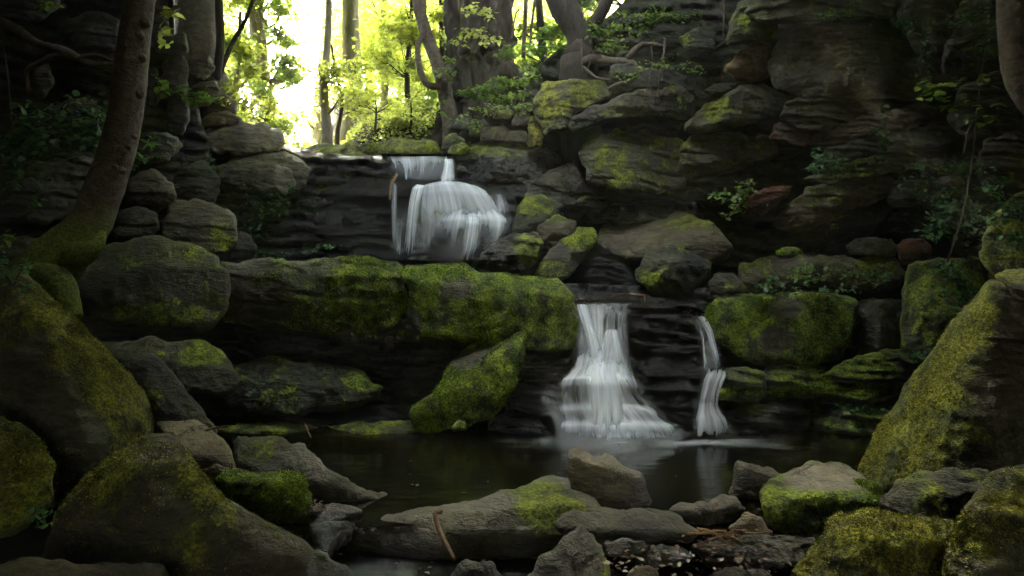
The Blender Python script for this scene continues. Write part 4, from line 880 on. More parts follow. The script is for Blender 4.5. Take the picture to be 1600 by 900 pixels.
# ------------------------------------------------------------------ the falls: sheets of water that follow the steps of the rock
def sheet(buf, rows, nu=60, nv=90, bulge=0.05, dens=1.0, ends=(0.05, 0.08), side_fade=0.12, seed=0, wavy=0.02, arc=0.0, cores=(), base=1.0, jagv=.5):
    """rows: (py at the left, py at the right, x left, x right, depth, density)"""
    R_ = np.asarray(rows, float)
    Rr = np.stack([np.interp(np.linspace(0, 1, nv), np.linspace(0, 1, len(R_)), R_[:, k]) for k in range(6)], -1)
    k5 = np.ones(7) / 7
    for k in range(6):
        pad = np.concatenate([np.full(3, Rr[0, k]), Rr[:, k], np.full(3, Rr[-1, k])])
        Rr[:, k] = np.convolve(pad, k5, 'valid')
    u = np.linspace(0, 1, nu)[None, :]; v = np.linspace(0, 1, nv)[:, None]
    px = Rr[:, 2:3] * (1 - u) + Rr[:, 3:4] * u
    py = Rr[:, 0:1] * (1 - u) + Rr[:, 1:2] * u + arc * (2 * u - 1) ** 2 * np.clip(1.4 - v, 0, 1)
    q = np.stack([np.broadcast_to(u * 9, px.shape).ravel(), np.broadcast_to(v * 0.9, px.shape).ravel(), np.full(px.size, seed * 1.7)], -1)
    nzz = fbm(q, 1.0, 3, seed).reshape(px.shape)
    Y = Rr[:, 4:5] - bulge * np.sin(math.pi * u) + nzz * wavy
    px = px + fbm(q + 31, 1.0, 2, seed + 3).reshape(px.shape) * 2.0
    P = unproj(px.ravel(), py.ravel(), Y.ravel())
    fade = smooth01(np.minimum(u, 1 - u) / max(side_fade, 1e-3), 0, 1)
    jag = fbm(np.stack([np.broadcast_to(u * 22, px.shape).ravel(), np.full(px.size, seed * 2.3), np.zeros(px.size)], -1), 1.0, 3, seed + 8).reshape(px.shape)
    fe = smooth01(v / max(ends[0], 1e-3) + .5 * jag * jagv / .5, 0, 1) * smooth01((1 - v) / max(ends[1] * 1.6, 1e-3) + .5 * jag, 0, 1)
    prof = base * np.ones_like(u * v)
    for (u0, wd, gn, drift) in cores:
        prof = prof + gn * np.exp(-((u - u0 - drift * (v - .5)) / wd) ** 2)
    lown = fbm(np.stack([np.broadcast_to(u * 5, px.shape).ravel(), np.broadcast_to(v * 2.0, px.shape).ravel(), np.full(px.size, seed * 1.1)], -1), 1.0, 3, seed + 15).reshape(px.shape)
    D = dens * Rr[:, 5:6] * fade * fe * prof * np.clip(1 + 0.55 * lown, 0.2, 2)
    i = (np.arange(nv - 1)[:, None] * nu + np.arange(nu - 1)[None]).ravel()
    Q = np.stack([i, i + nu, i + nu + 1, i + 1], -1)
    buf.append((P, Q, np.broadcast_to(u, px.shape).ravel() * max(0.15, (Rr[:, 3] - Rr[:, 2]).max() / 130.0) + seed * 3.17, np.broadcast_to(v, px.shape).ravel() * (py.max() - py.min()) / 120.0, D.ravel()))

def build_sheets(name, parts, parent, mat=None):
    V, Q, U, W, D, n = [], [], [], [], [], 0
    for p in parts:
        V.append(p[0]); Q.append(p[1] + n); U.append(p[2]); W.append(p[3]); D.append(p[4]); n += len(p[0])
    return mk(name, np.vstack(V), np.vstack(Q), mat or M_FALL, parent, {'across': np.concatenate(U), 'flow': np.concatenate(W), 'thickness': np.concatenate(D)})

def foam_patch(name, parent, cx, cy_, rx, ry, z, seed=0, power=1.0):
    """foam lying on the water: an ellipse in metres that thins outwards"""
    nr, na = 14, 56
    rr = np.linspace(0, 1, nr)[:, None]; a = np.linspace(0, 2 * math.pi, na, endpoint=False)[None]
    w = 1 + 0.25 * np.sin(a * 3 + seed) + 0.15 * np.sin(a * 7 + 2 * seed)
    V = np.stack([(cx + rx * rr * np.cos(a) * w).ravel(), (cy_ + ry * rr * np.sin(a) * w).ravel(), np.full(nr * na, z) + 0.012 * (1 - rr * np.ones_like(a)).ravel()], -1)
    i = np.arange(nr - 1)[:, None] * na; j = np.arange(na)[None]; j2 = (j + 1) % na
    Q = np.stack([i + j, i + na + j, i + na + j2, i + j2], -1).reshape(-1, 4)
    D = (power * (1 - rr) ** 1.3 * np.ones_like(a)).ravel()
    return mk(name, V, Q, M_FOAM, parent, {'thickness': D})

# ---- main lower fall
wf = empty('waterfall', (1.25, 7.0, 0), 'wide white lower waterfall spreading over stepped rocks into the pool', 'waterfall', 'waterfalls of the gorge')
s = []
sheet(s, [(473, 473, 893, 992, 7.62, .55), (490, 490, 896, 988, 7.50, .75), (515, 515, 900, 984, 7.42, .8), (545, 545, 896, 986, 7.30, .9), (562, 562, 892, 990, 7.24, .6)], dens=.75, ends=(.05, .2), side_fade=.22, seed=1, nu=80, nv=70, cores=[(.48, .05, .7, 0), (.36, .06, .6, 0)], base=.55)
sheet(s, [(474, 474, 898, 920, 7.54, .9), (490, 492, 903, 925, 7.42, 1.2), (515, 515, 910, 932, 7.30, 1.2), (545, 548, 914, 944, 7.22, 1.1), (572, 572, 908, 956, 7.16, .9)], dens=1.15, ends=(.04, .15), side_fade=.48, seed=2, nu=40, nv=70, jagv=.2)
sheet(s, [(512, 512, 944, 968, 7.30, .9), (522, 524, 942, 972, 7.24, 1.3), (545, 548, 938, 980, 7.18, 1.2), (580, 580, 926, 990, 7.10, .9)], dens=1.0, ends=(.18, .15), side_fade=.48, seed=4, nu=40, nv=60, jagv=.2)
build_sheets('upper_veil', s, wf)
s = []
# one continuous skirt over the steps; bright where it bends over each lip
sheet(s, [(540, 540, 902, 978, 7.26, .7), (556, 556, 896, 984, 7.20, 1.2), (572, 572, 892, 988, 7.14, 1.5), (584, 584, 880, 994, 7.06, 1.6), (590, 591, 872, 1000, 6.97, 1.8), (600, 602, 868, 1008, 6.94, .7), (616, 620, 866, 1018, 6.93, .5), (630, 632, 866, 1028, 6.91, .8),
          (638, 640, 866, 1036, 6.85, 1.5), (648, 650, 868, 1046, 6.83, .6), (656, 658, 868, 1056, 6.81, .85), (664, 664, 866, 1066, 6.755, 1.7), (672, 672, 865, 1072, 6.74, .75), (688, 688, 862, 1080, 6.73, .7)],
      dens=.85, ends=(.10, .05), side_fade=.16, seed=5, nu=170, nv=170, arc=4, cores=[(.46, .15, 1.0, .02), (.64, .08, .5, .0), (.10, .06, .35, -.02), (.82, .08, .4, .05), (.27, .04, .3, 0)], base=.36, wavy=.04, jagv=.3)
build_sheets('middle_veil', s, wf)
s = []
sheet(s, [(560, 560, 912, 976, 7.12, 1.2), (584, 584, 908, 980, 7.0, 1.6), (600, 600, 912, 984, 6.9, 1.1), (640, 640, 912, 990, 6.80, 1.1), (690, 690, 905, 995, 6.70, .8)], dens=.75, ends=(.15, .15), side_fade=.5, seed=7, nu=70, nv=90)
sheet(s, [(600, 604, 836, 872, 7.0, .3), (618, 620, 834, 874, 6.96, .45), (640, 646, 842, 884, 6.9, .5), (664, 666, 862, 892, 6.80, .5), (684, 684, 862, 892, 6.75, .4)], dens=.4, ends=(.3, .2), side_fade=.5, seed=12, nu=40, nv=60)
sheet(s, [(655, 655, 872, 1062, 6.72, .1), (672, 672, 860, 1084, 6.68, .45), (682, 682, 856, 1090, 6.64, .6), (690, 690, 856, 1092, 6.62, .5)], dens=.45, ends=(.5, .2), side_fade=.3, seed=13, nu=90, nv=40, jagv=.8)
build_sheets('lower_veil', s, wf)
foam_patch('foam', wf, 1.05, 6.56, 1.3, 0.30, 0.004, 1, .42)

# ---- thin side fall
wf = empty('waterfall', (2.0, 6.95, 0), 'thin side waterfall right of the black wet rock, bending over one step', 'waterfall', 'waterfalls of the gorge')
s = []
sheet(s, [(493, 493, 1087, 1101, 7.44, .7), (503, 502, 1093, 1109, 7.36, .9), (520, 520, 1102, 1117, 7.28, .95), (550, 550, 1109, 1124, 7.20, .85), (588, 584, 1111, 1130, 7.10, .7)], dens=.9, ends=(.08, .2), side_fade=.5, seed=21, nu=40, nv=70, jagv=.3)
sheet(s, [(497, 497, 1082, 1104, 7.42, .3), (520, 520, 1090, 1120, 7.30, .45), (560, 560, 1094, 1130, 7.2, .5), (590, 590, 1092, 1136, 7.1, .4)], dens=.6, ends=(.1, .2), side_fade=.3, seed=22, nu=60, nv=60, cores=[(.2, .06, .8, .05), (.8, .05, .6, 0)], base=.5, jagv=.8)
build_sheets('upper_strand', s, wf)
s = []
sheet(s, [(572, 574, 1100, 1138, 7.08, .8), (584, 588, 1098, 1138, 7.0, 1.15), (592, 596, 1094, 1134, 6.95, .9), (612, 614, 1090, 1128, 6.91, .6), (632, 634, 1085, 1126, 6.87, .55), (645, 646, 1082, 1132, 6.82, .85), (654, 654, 1078, 1142, 6.78, .9), (668, 668, 1076, 1148, 6.75, .6), (686, 686, 1073, 1150, 6.73, .5)], dens=.9, ends=(.1, .06), side_fade=.34, seed=23, nu=90, nv=110, cores=[(.30, .07, .7, -.1), (.62, .06, .5, -.1), (.85, .05, .4, .0)], base=.5, jagv=.7)
build_sheets('lower_strand', s, wf)
foam_patch('foam', wf, 2.05, 6.58, 0.65, 0.22, 0.005, 4, .38)

# ---- upper fall
wf = empty('waterfall', (-0.7, 9.0, 1.83), 'fan shaped upper waterfall pouring over a domed wet rock below the trees', 'waterfall', 'waterfalls of the gorge')
s = []
sheet(s, [(243, 243, 598, 718, 9.95, .9), (247, 247, 600, 716, 9.72, .9), (254, 254, 604, 714, 9.52, .7), (266, 266, 608, 708, 9.40, .5), (279, 278, 610, 706, 9.32, .6), (284, 283, 610, 704, 9.22, .5)], dens=.75, ends=(.03, .35), side_fade=.22, seed=31, nu=90, nv=50, jagv=.5, cores=[(.30, .06, .7, 0), (.12, .04, .5, .03), (.52, .05, .5, 0), (.68, .03, .4, 0)], base=.45)
sheet(s, [(247, 247, 691, 711, 9.6, .9), (256, 256, 692, 710, 9.42, 1.3), (270, 270, 688, 711, 9.32, 1.3), (288, 288, 680, 716, 9.20, 1.2)], dens=1.1, ends=(.08, .15), side_fade=.48, seed=32, nu=40, nv=50, jagv=.2)
build_sheets('brook_lip', s, wf)
s = []
sheet(s, [(287, 290, 648, 668, 9.16, 1.0), (294, 294, 641, 664, 9.05, 1.3), (320, 320, 636, 658, 8.98, 1.1), (360, 360, 631, 655, 8.93, .95), (410, 410, 624, 654, 8.9, .7)], dens=1.05, ends=(.03, .2), side_fade=.48, seed=33, nu=40, nv=80, jagv=.2)
sheet(s, [(281, 284, 656, 752, 9.22, .8), (286, 290, 652, 764, 9.10, 1.1), (296, 302, 650, 774, 9.02, .9), (318, 324, 648, 788, 8.97, .75), (346, 350, 646, 800, 8.90, .7)], dens=.8, ends=(.05, .18), side_fade=.14, seed=34, arc=10, nu=150, nv=80, cores=[(.42, .12, .7, 0), (.72, .06, .45, .05), (.2, .05, .2, 0), (.9, .04, .35, .03)], base=.55, jagv=.4)
sheet(s, [(300, 304, 650, 692, 9.06, .35), (350, 350, 648, 692, 8.98, .4), (412, 412, 640, 690, 8.92, .35)], dens=.7, ends=(.1, .25), side_fade=.3, seed=36, nu=60, nv=60)
build_sheets('upper_curtain', s, wf)
s = []
sheet(s, [(322, 322, 694, 784, 8.84, .6), (336, 334, 680, 798, 8.74, 1.05), (344, 342, 674, 804, 8.64, 1.1), (360, 354, 668, 806, 8.58, .75), (390, 380, 664, 800, 8.55, .5), (424, 412, 658, 786, 8.52, .35)], dens=.82, ends=(.34, .5), side_fade=.26, seed=37, arc=3, nu=150, nv=90, cores=[(.50, .08, .9, -.02), (.80, .12, .8, -.03), (.10, .05, .7, -.03), (.34, .03, .4, 0)], base=.52, jagv=.4)
sheet(s, [(336, 336, 722, 754, 8.66, 1.0), (350, 350, 722, 754, 8.56, 1.1), (385, 385, 716, 752, 8.52, .9), (424, 424, 702, 746, 8.5, .6)], dens=.9, ends=(.08, .3), side_fade=.48, seed=38, nu=50, nv=70, jagv=.3)
build_sheets('lower_curtain', s, wf)
s = []
sheet(s, [(280, 280, 608, 624, 9.22, .5), (330, 330, 610, 622, 9.08, .7), (405, 405, 612, 624, 8.98, .6)], dens=.6, ends=(.1, .2), side_fade=.48, seed=41, nu=24, nv=60)
build_sheets('side_strand', s, wf); s = []
sheet(s, [(330, 330, 618, 636, 9.06, .3), (410, 410, 616, 630, 8.96, .5)], dens=.6, ends=(.2, .2), side_fade=.48, seed=42, nu=24, nv=50)
build_sheets('side_strand', s, wf); s = []
sheet(s, [(298, 300, 766, 792, 9.12, .5), (340, 340, 768, 798, 9.0, .5)], dens=.6, ends=(.15, .2), side_fade=.4, seed=43, nu=30, nv=40)
build_sheets('side_strand', s, wf)
foam_patch('foam', wf, -1.25, 8.75, 0.45, 0.3, 1.836, 2, 1.0)

# ---- little cascade of the outflow
wf = empty('waterfall', (-1.05, 4.2, -0.2), 'short faint cascade slipping out of the pool past the green mossy square block', 'waterfall', 'waterfalls of the gorge')
s = []
sheet(s, [(800, 803, 488, 540, 4.36, .4), (815, 815, 486, 540, 4.26, .5), (840, 840, 484, 540, 4.2, .5), (862, 862, 480, 550, 4.1, .7)], dens=.22, ends=(.1, .1), side_fade=.4, seed=51, nu=50, nv=50)
build_sheets('veil', s, wf)
foam_patch('foam', wf, -0.75, 4.0, 0.9, 0.28, -0.195, 3, .2)

# ------------------------------------------------------------------ sticks and litter
def stick(label, pts, rad, cat='stick', mat=None, fork=None, group=None, name='stick', lump=.25, seg=7):
    b = Buf()
    W = [unproj(*p) for p in pts]
    tube(b, W, np.linspace(rad, rad * .7, len(W)), seg, 18, lump, 5)
    for f in (fork or []):
        tube(b, [unproj(*p) for p in f], np.linspace(rad * .6, rad * .3, len(f)), 6, 10, lump, 6)
    return tag(b.build(name, mat or M_STICK, origin=tuple(W[-1])), label, cat, group)
stick('brown stick with a hooked end leaning on the long boulder', [(690, 799, 4.1), (680, 803, 4.07), (687, 830, 4.0), (700, 855, 3.93), (710, 874, 3.86)], .017, fork=[[(682, 802, 4.07), (692, 797, 4.08)]])
stick('orange brown stick standing in the upper fall', [(620, 272, 9.1), (611, 290, 9.06), (609, 312, 9.05)], .02)
stick('pale twig lying along the lip of the lower fall', [(955, 461, 7.5), (980, 459, 7.48), (1008, 461, 7.46)], .012, fork=[[(1007, 461, 7.46), (1008, 472, 7.42)]])
stick('black hooked root dipping into the stream left of the long boulder', [(548, 834, 4.08), (536, 833, 4.05), (528, 842, 4.0), (518, 858, 3.95), (515, 870, 3.92)], .022, 'root', M_BARKDK, fork=[[(540, 834, 4.06), (532, 848, 3.98), (526, 860, 3.95)]], name='root')
stick('short dead twig standing at the waterline left of the steep moss wedge', [(476, 662, 6.8), (480, 672, 6.78), (486, 684, 6.75)], .010)
stick('pale stick poking over the flat rock behind the dome', [(322, 672, 5.0), (340, 668, 4.95), (356, 666, 4.9)], .010)
rng = np.random.default_rng(8)
for k in range(11):
    x0, y0 = rng.uniform(1092, 1185), rng.uniform(828, 850)
    a = rng.uniform(-.5, .5); l = rng.uniform(24, 60)
    Yk = 3.92 - (y0 - 828) * .003
    stick('dead twig in the tangled pile below the rounded brown stone', [(x0 - l * .5, y0 - a * l * .5, Yk), (x0, y0 + rng.uniform(-5, 5), Yk - .03), (x0 + l * .5, y0 + a * l * .5 + 3, Yk - .02)], rng.uniform(.006, .011), 'twig', M_STICK, None, 'tangled twigs', 'twig')
def litter(label, spots, n, size, seed):
    g = np.random.default_rng(seed); b = Buf(); P = []
    for (cx, cy_, rx, ry, Y, dy) in spots:
        p = np.stack([cx + g.normal(0, rx, n), cy_ + g.normal(0, ry, n)], -1)
        P.append(unproj(p[:, 0], p[:, 1], Y + (cy_ - p[:, 1]) * dy))
    leaves(b, np.vstack(P), size, g, up=1.0, width=.35)
    return tag(b.build('fallen_leaves', M_DEADLEAF, attr='leaf'), label, None, None, 'stuff')
litter('fallen leaves and grit on the wet rocks', [(770, 390, 18, 12, 7.98, .01), (1075, 490, 25, 8, 7.45, .02), (910, 468, 16, 3, 7.55, .02), (1130, 840, 40, 9, 3.85, .004), (985, 880, 30, 12, 3.45, .0), (500, 790, 10, 4, 4.4, .004), (1060, 872, 60, 12, 3.6, .004), (1180, 880, 50, 10, 3.7, .004)], 45, .032, 4)
def scatter_leaves():
    g = np.random.default_rng(31); b = Buf(); P = []
    for (x0, x1, y0, y1, z, n) in ((-1.3, 2.2, 3.4, 4.4, -.19, 150), (-2.4, 2.8, 4.5, 6.6, .006, 26)):
        P.append(np.stack([g.uniform(x0, x1, n), g.uniform(y0, y1, n), np.full(n, z)], -1))
    leaves(b, np.vstack(P), .035, g, up=6, width=.35)
    tag(b.build('fallen_leaves', M_DEADLEAF, attr='leaf'), 'dead leaves lying on the water and between the stones', None, None, 'stuff')
scatter_leaves()
# ------------------------------------------------------------------ trees
def limb_path(a, b, rng, sag=0.15, n=5):
    a, b = np.asarray(a, float), np.asarray(b, float)
    t = np.linspace(0, 1, n)[:, None]
    P = a * (1 - t) + b * t
    P[1:-1] += rng.normal(0, 1, (n - 2, 3)) * np.linalg.norm(b - a) * 0.06
    P[:, 2] += np.sin(t[:, 0] * math.pi) * sag * np.linalg.norm(b - a) * 0.4
    return P

def tree(name, label, trunk, crown=None, mat=None, leafmat=None, seed=0, seg=14, group=None, lump=.10, extra=(), moss=None, n=40, furrow=0.0):
    """trunk: (px, py, depth, radius in m) from the root up; crown: list of (x, y, z, rx, ry, rz, clumps, leaves per clump, leaf size)"""
    rng = np.random.default_rng(seed + 50)
    W = np.array([unproj(p[0], p[1], p[2]) for p in trunk]); rad = [p[3] for p in trunk]
    gz = float(ground_z(W[:1, 0], W[:1, 1])[0]) - .25
    if W[0, 1] > 9.8 and W[0, 2] > gz:
        W = np.vstack([[W[0, 0], W[0, 1], gz], W]); rad = [rad[0] * 1.15] + rad
    t = empty(name, tuple(W[0]), label, 'tree', group)
    b = Buf()
    tube(b, W, rad, seg, n, lump, seed, True, furrow)
    for ex in extra:
        E = [unproj(p[0], p[1], p[2]) for p in ex]
        tube(b, E, [p[3] for p in ex], max(6, seg - 4), 22, lump, seed + 9)
    lb = Buf()
    for (x, y, z, rx, ry, rz, nc, nl, ls) in (crown or []):
        for k in range(nc):
            d = norm(rng.normal(size=3)) * rng.uniform(0.25, 1.0) ** 0.5
            c = np.array([x + d[0] * rx, y + d[1] * ry, z + d[2] * rz])
            i = np.argmin(np.linalg.norm(W - (c - [0, 0, 0.25 * rz]), axis=1))
            lr = min(rad[i] * 0.3, 0.05 * rx + .01)
            lp = limb_path(W[i], c, rng)
            tube(b, lp, np.linspace(lr, 0.006, len(lp)), 5, 9, 0, seed + k)
            cr = 0.42 * (rx * ry * rz) ** (1 / 3) * rng.uniform(.6, 1.2) * (6 / max(nc, 6)) ** 0.33 * 1.5
            m = int(nl * rng.uniform(.6, 1.3))
            sh = rng.normal(size=(m, 3)) * np.array([1, 1, .55])
            P = c + sh * cr * rng.uniform(.35, .75, (m, 1))
            # sprays: leaves gather on twig lines inside the clump
            tw = rng.integers(0, 9, m); tdir = norm(rng.normal(size=(9, 3)) * [1, 1, .4])
            P = P * .55 + (c + tdir[tw] * cr * rng.uniform(0.1, 1.15, (m, 1)) + rng.normal(0, .07 * cr, (m, 3))) * .45
            leaves(lb, P, ls, rng, up=.5, simple=ls < .3, droop=.35, width=.32)
    tr = b.build('trunk', mat or M_BARK, t, attr=None)
    if moss is not None:
        me = tr.data; z = np.array([v.co.z for v in me.vertices])
        a = me.attributes.new('moss', 'FLOAT', 'POINT'); a.data.foreach_set('value', moss(z).astype(np.float32))
    if lb.n: lb.build('crown', leafmat or M_LEAF, t, smooth=False, attr='leaf')
    return t

GT = 'trees around the gorge'
# the leaning tree of the left foreground, with the moss on its foot and the knots on its bark
lt = tree('leaning_tree', 'smooth grey tree leaning over the left rocks, mossy at its curved foot', [(20, 470, 5.9, .24), (85, 412, 5.95, .225), (140, 348, 6.0, .17), (166, 285, 6.0, .15), (188, 215, 6.0, .14), (203, 120, 6.0, .135), (216, 20, 6.0, .125), (228, -90, 6.0, .12), (250, -300, 6.1, .11), (255, -620, 6.3, .09)],
          [(-3.0, 6.0, 6.8, 2.6, 2.4, 1.3, 16, 150, .16)], M_BARK, M_LEAF, 1, 40, GT, .09,
          extra=[[(100, 395, 5.95, .15), (130, 395, 5.85, .11), (152, 382, 5.85, .06), (160, 362, 5.9, .03)], [(60, 430, 5.9, .2), (90, 450, 5.75, .15), (110, 500, 5.7, .1)]],
          moss=lambda z: np.clip(1.25 - z * 1.1, 0, 1), n=110, furrow=.05)
for (x, y, rr) in ((222, 33, 9), (212, 53, 9), (218, 88, 7), (198, 128, 10), (214, 146, 7), (196, 178, 5), (196, 228, 5), (173, 262, 10), (186, 266, 6), (205, 212, 4)):
    c = unproj(x, y, 5.87); r_ = rr / F * 5.9
    kb = Buf(); tube(kb, [c + [0, .06, 0], c + [0, .03, .004], c + [0, .012, -.004]], [r_ * 1.0, r_ * .8, r_ * .3], 9, 8, .45, int(x))
    kb.build('knot', M_BARK, lt)
# the crossing roots in front of the left cliff
rb = []
for i, (pts, r0, lab) in enumerate((([(-20, 25, 7.0), (20, 42, 6.95), (60, 68, 6.9), (100, 78, 6.85), (140, 98, 6.8), (190, 102, 6.7)], .05, 'long root running across the left cliff to the leaning trunk'),
                          ([(130, 92, 6.85), (90, 86, 6.88), (60, 100, 6.9), (42, 112, 6.95), (45, 140, 7.0)], .035, 'lower root branching down under the long root of the left cliff'),
                          ([(118, 92, 6.8), (150, 86, 6.8), (175, 96, 6.75)], .028, 'short upper root crossing beside the leaning trunk'),
                          ([(5, 70, 6.9), (12, 120, 6.85), (18, 190, 6.85), (22, 230, 6.8)], .010, 'thin hanging root at the far left of the left cliff'))):
    b = Buf(); W = [unproj(*p) for p in pts]
    tube(b, W, np.linspace(r0, r0 * .5, len(W)), 8, 26, .2, i)
    tag(b.build('root', M_ROOT, origin=tuple(W[0])), lab, 'root', 'roots on the left cliff')
# thick trunks at the back left
tree('thick_tree', 'thick grey trunk on the left bank beside a thin curved stem', [(318, 152, 10.3, .40), (312, 110, 10.3, .34), (308, 50, 10.3, .31), (306, -60, 10.3, .29), (306, -350, 10.4, .22)], [(-5.0, 10.3, 10.5, 3.4, 2.4, 1.8, 14, 120, .2)], M_BARK, M_LEAF, 11, 18, GT, .10)
tree('shaded_tree', 'shaded trunk left of the thick grey trunk', [(268, 120, 11.0, .32), (266, 50, 11, .28), (262, -60, 11, .26), (255, -320, 11, .2)], [(-6.0, 11.5, 10.0, 2.6, 2.4, 1.6, 8, 120, .2)], M_BARKDK, M_LEAF, 12, 14, GT)
tree('thin_tree', 'thin curved stem growing against the thick grey trunk', [(326, 150, 10.0, .12), (338, 118, 10.0, .07), (344, 70, 10.0, .06), (342, 0, 10.0, .055), (338, -150, 10, .045)], [(-4.0, 9.6, 6.9, 1.2, 1.0, .8, 6, 80, .12)], M_BARKDK, M_LEAF, 13, 10, GT)
tree('slanting_tree', 'thin bare stem slanting right from the left bank', [(340, 150, 10.2, .05), (346, 110, 10.2, .042), (362, 70, 10.2, .036), (384, 30, 10.2, .03), (402, -20, 10.2, .026)], None, M_BARKDK, M_LEAF, 14, 8, GT)
# trunks in the light
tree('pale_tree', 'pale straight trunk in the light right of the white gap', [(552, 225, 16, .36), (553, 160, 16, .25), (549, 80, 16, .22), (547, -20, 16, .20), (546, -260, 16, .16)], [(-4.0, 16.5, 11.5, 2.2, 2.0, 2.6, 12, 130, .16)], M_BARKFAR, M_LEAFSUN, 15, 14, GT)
tree('small_tree', 'small pale trunk standing on the lip above the mossy ledge', [(511, 216, 12.3, .10), (509, 180, 12.3, .085), (506, 130, 12.3, .075), (512, 60, 12.3, .062), (516, -60, 12.3, .05)], [(-3.3, 12.4, 5.3, .75, .8, .75, 10, 190, .08)], M_BARKFAR, M_LEAFSUN, 16, 12, GT,
     extra=[[(510, 190, 12.3, .05), (504, 165, 12.3, .04), (500, 100, 12.3, .03)]])
tree('sapling_tree', 'thin dark sapling leaning right of the small pale trunk', [(527, 214, 12.6, .045), (532, 180, 12.6, .04), (534, 150, 12.6, .032), (524, 110, 12.6, .025), (518, 70, 12.6, .02)], [(-3.1, 12.7, 5.0, .5, .5, .6, 5, 60, .08)], M_BARKDK, M_LEAFSUN, 17, 8, GT)
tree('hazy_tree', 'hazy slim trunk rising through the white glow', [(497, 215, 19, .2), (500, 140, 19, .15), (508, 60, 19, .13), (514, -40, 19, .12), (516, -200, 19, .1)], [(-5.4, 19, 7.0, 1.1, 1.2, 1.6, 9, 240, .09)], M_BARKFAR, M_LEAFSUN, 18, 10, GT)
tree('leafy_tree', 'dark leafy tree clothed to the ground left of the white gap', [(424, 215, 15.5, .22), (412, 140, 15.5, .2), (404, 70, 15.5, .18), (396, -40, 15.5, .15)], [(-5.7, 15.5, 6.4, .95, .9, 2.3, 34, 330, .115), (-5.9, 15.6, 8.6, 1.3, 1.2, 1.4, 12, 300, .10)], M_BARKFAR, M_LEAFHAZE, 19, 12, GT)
tree('bushy_tree', 'bushy green young tree on the left bank under the slanting stem', [(372, 205, 13.4, .06), (368, 150, 13.4, .05), (372, 90, 13.4, .04), (376, 20, 13.4, .03)], [(-5.45, 13.4, 5.3, .6, .7, 1.2, 14, 300, .095), (-5.4, 13.2, 6.8, .7, .8, .9, 8, 260, .08)], M_BARKFAR, M_LEAFSUN, 20, 8, GT)
tree('young_tree', 'young tree with bright leaves hanging behind the pale straight trunk', [(600, 200, 18, .12), (602, 120, 18, .1), (600, 40, 18, .09), (604, -60, 18, .07)], [(-3.3, 18, 6.9, 1.3, 1.3, 1.9, 22, 380, .10), (-3.2, 18.3, 10, 1.8, 1.6, 1.4, 10, 260, .09)], M_BARKFAR, M_LEAFSUN, 21, 10, GT)
tree('yellow_tree', 'young tree with yellow leaves left of the forked stem', [(640, 190, 15, .07), (636, 120, 15, .06), (642, 40, 15, .05), (646, -60, 15, .04)], [(-2.3, 15, 6.2, .9, .9, 1.5, 18, 330, .095), (-2.2, 15.2, 8.4, 1.2, 1.1, 1.0, 8, 200, .08)], M_BARKDK, M_LEAFSUN, 22, 8, GT)
tree('sunlit_tree', 'sunlit leafy tree right of the forked stem against the old trunk', [(690, 170, 14.6, .08), (692, 90, 14.6, .07), (690, 20, 14.6, .06), (690, -60, 14.6, .05)], [(-1.55, 14.6, 6.6, .65, .8, 1.3, 16, 330, .09), (-1.4, 14.8, 8.3, 1.0, 1.0, 1.0, 8, 200, .075)], M_BARKDK, M_LEAFSUN, 23, 8, GT)
# forked stem, old tree, leaning right tree, right edge tree
tree('forked_tree', 'forked thin tree with two stems joining at the bank left of the old trunk', [(705, 205, 11.2, .14), (697, 150, 11.2, .13), (690, 120, 11.2, .12), (676, 80, 11.2, .105), (662, 40, 11.2, .10), (652, -10, 11.2, .095), (640, -150, 11.2, .08), (620, -420, 11.3, .06)],
     [(-1.8, 11.0, 9.0, 2.0, 1.6, 1.2, 10, 110, .15)], M_BARK, M_LEAF, 24, 14, GT,
     extra=[[(692, 135, 11.15, .07), (668, 132, 11.1, .055), (655, 105, 11.08, .05), (653, 70, 11.05, .045), (661, 55, 11.05, .05), (662, 20, 11.05, .045), (664, -60, 11.1, .04)]])
ot = tree('old_tree', 'massive old gnarled tree with burls at its foot', [(762, 175, 11.9, .78), (758, 150, 11.9, .68), (752, 110, 12, .60), (748, 60, 12, .55), (750, 0, 12, .56), (756, -100, 12, .56), (770, -500, 12, .4)],
     [(-.4, 11.0, 11.8, 4.2, 3.6, 1.8, 26, 150, .2)], M_BARKDK, M_LEAF, 25, 120, GT, .22, n=130, furrow=.22)
for (x, y, rr) in ((742, 92, 16), (748, 110, 18), (738, 122, 14), (768, 96, 14), (720, 125, 15), (756, 130, 16), (776, 118, 15), (706, 140, 14), (760, 70, 12), (730, 80, 10), (783, 135, 14), (740, 146, 12), (770, 50, 10)):
    c = unproj(x, y, 11.42); r_ = rr / F * 11.4
    kb = Buf(); tube(kb, [c + [0, .25, .02], c + [0, .06, 0], c + [0, -.07, -.02], c + [0, -.12, -.03]], [r_ * 1.0, r_ * 1.05, r_ * .75, r_ * .2], 12, 12, .5, int(x + y))
    kb.build('burl', M_BARKDK, ot)
rt = tree('leaning_dark_tree', 'dark leaning trunk on the right bank spreading roots over the rocks', [(905, 118, 10.0, .30), (902, 95, 10.0, .22), (905, 60, 10.0, .19), (892, 30, 10.0, .19), (875, 0, 10.0, .20), (855, -60, 10, .19), (820, -260, 10, .15), (800, -460, 10, .1)],
     [(.8, 9.0, 9.6, 3.2, 2.8, 1.4, 18, 150, .18)], M_BARKDK, M_LEAFDK, 26, 16, GT, .16,
     extra=[[(905, 60, 10, .12), (925, 38, 9.95, .10), (945, 10, 9.9, .09), (960, -40, 9.9, .08)]])
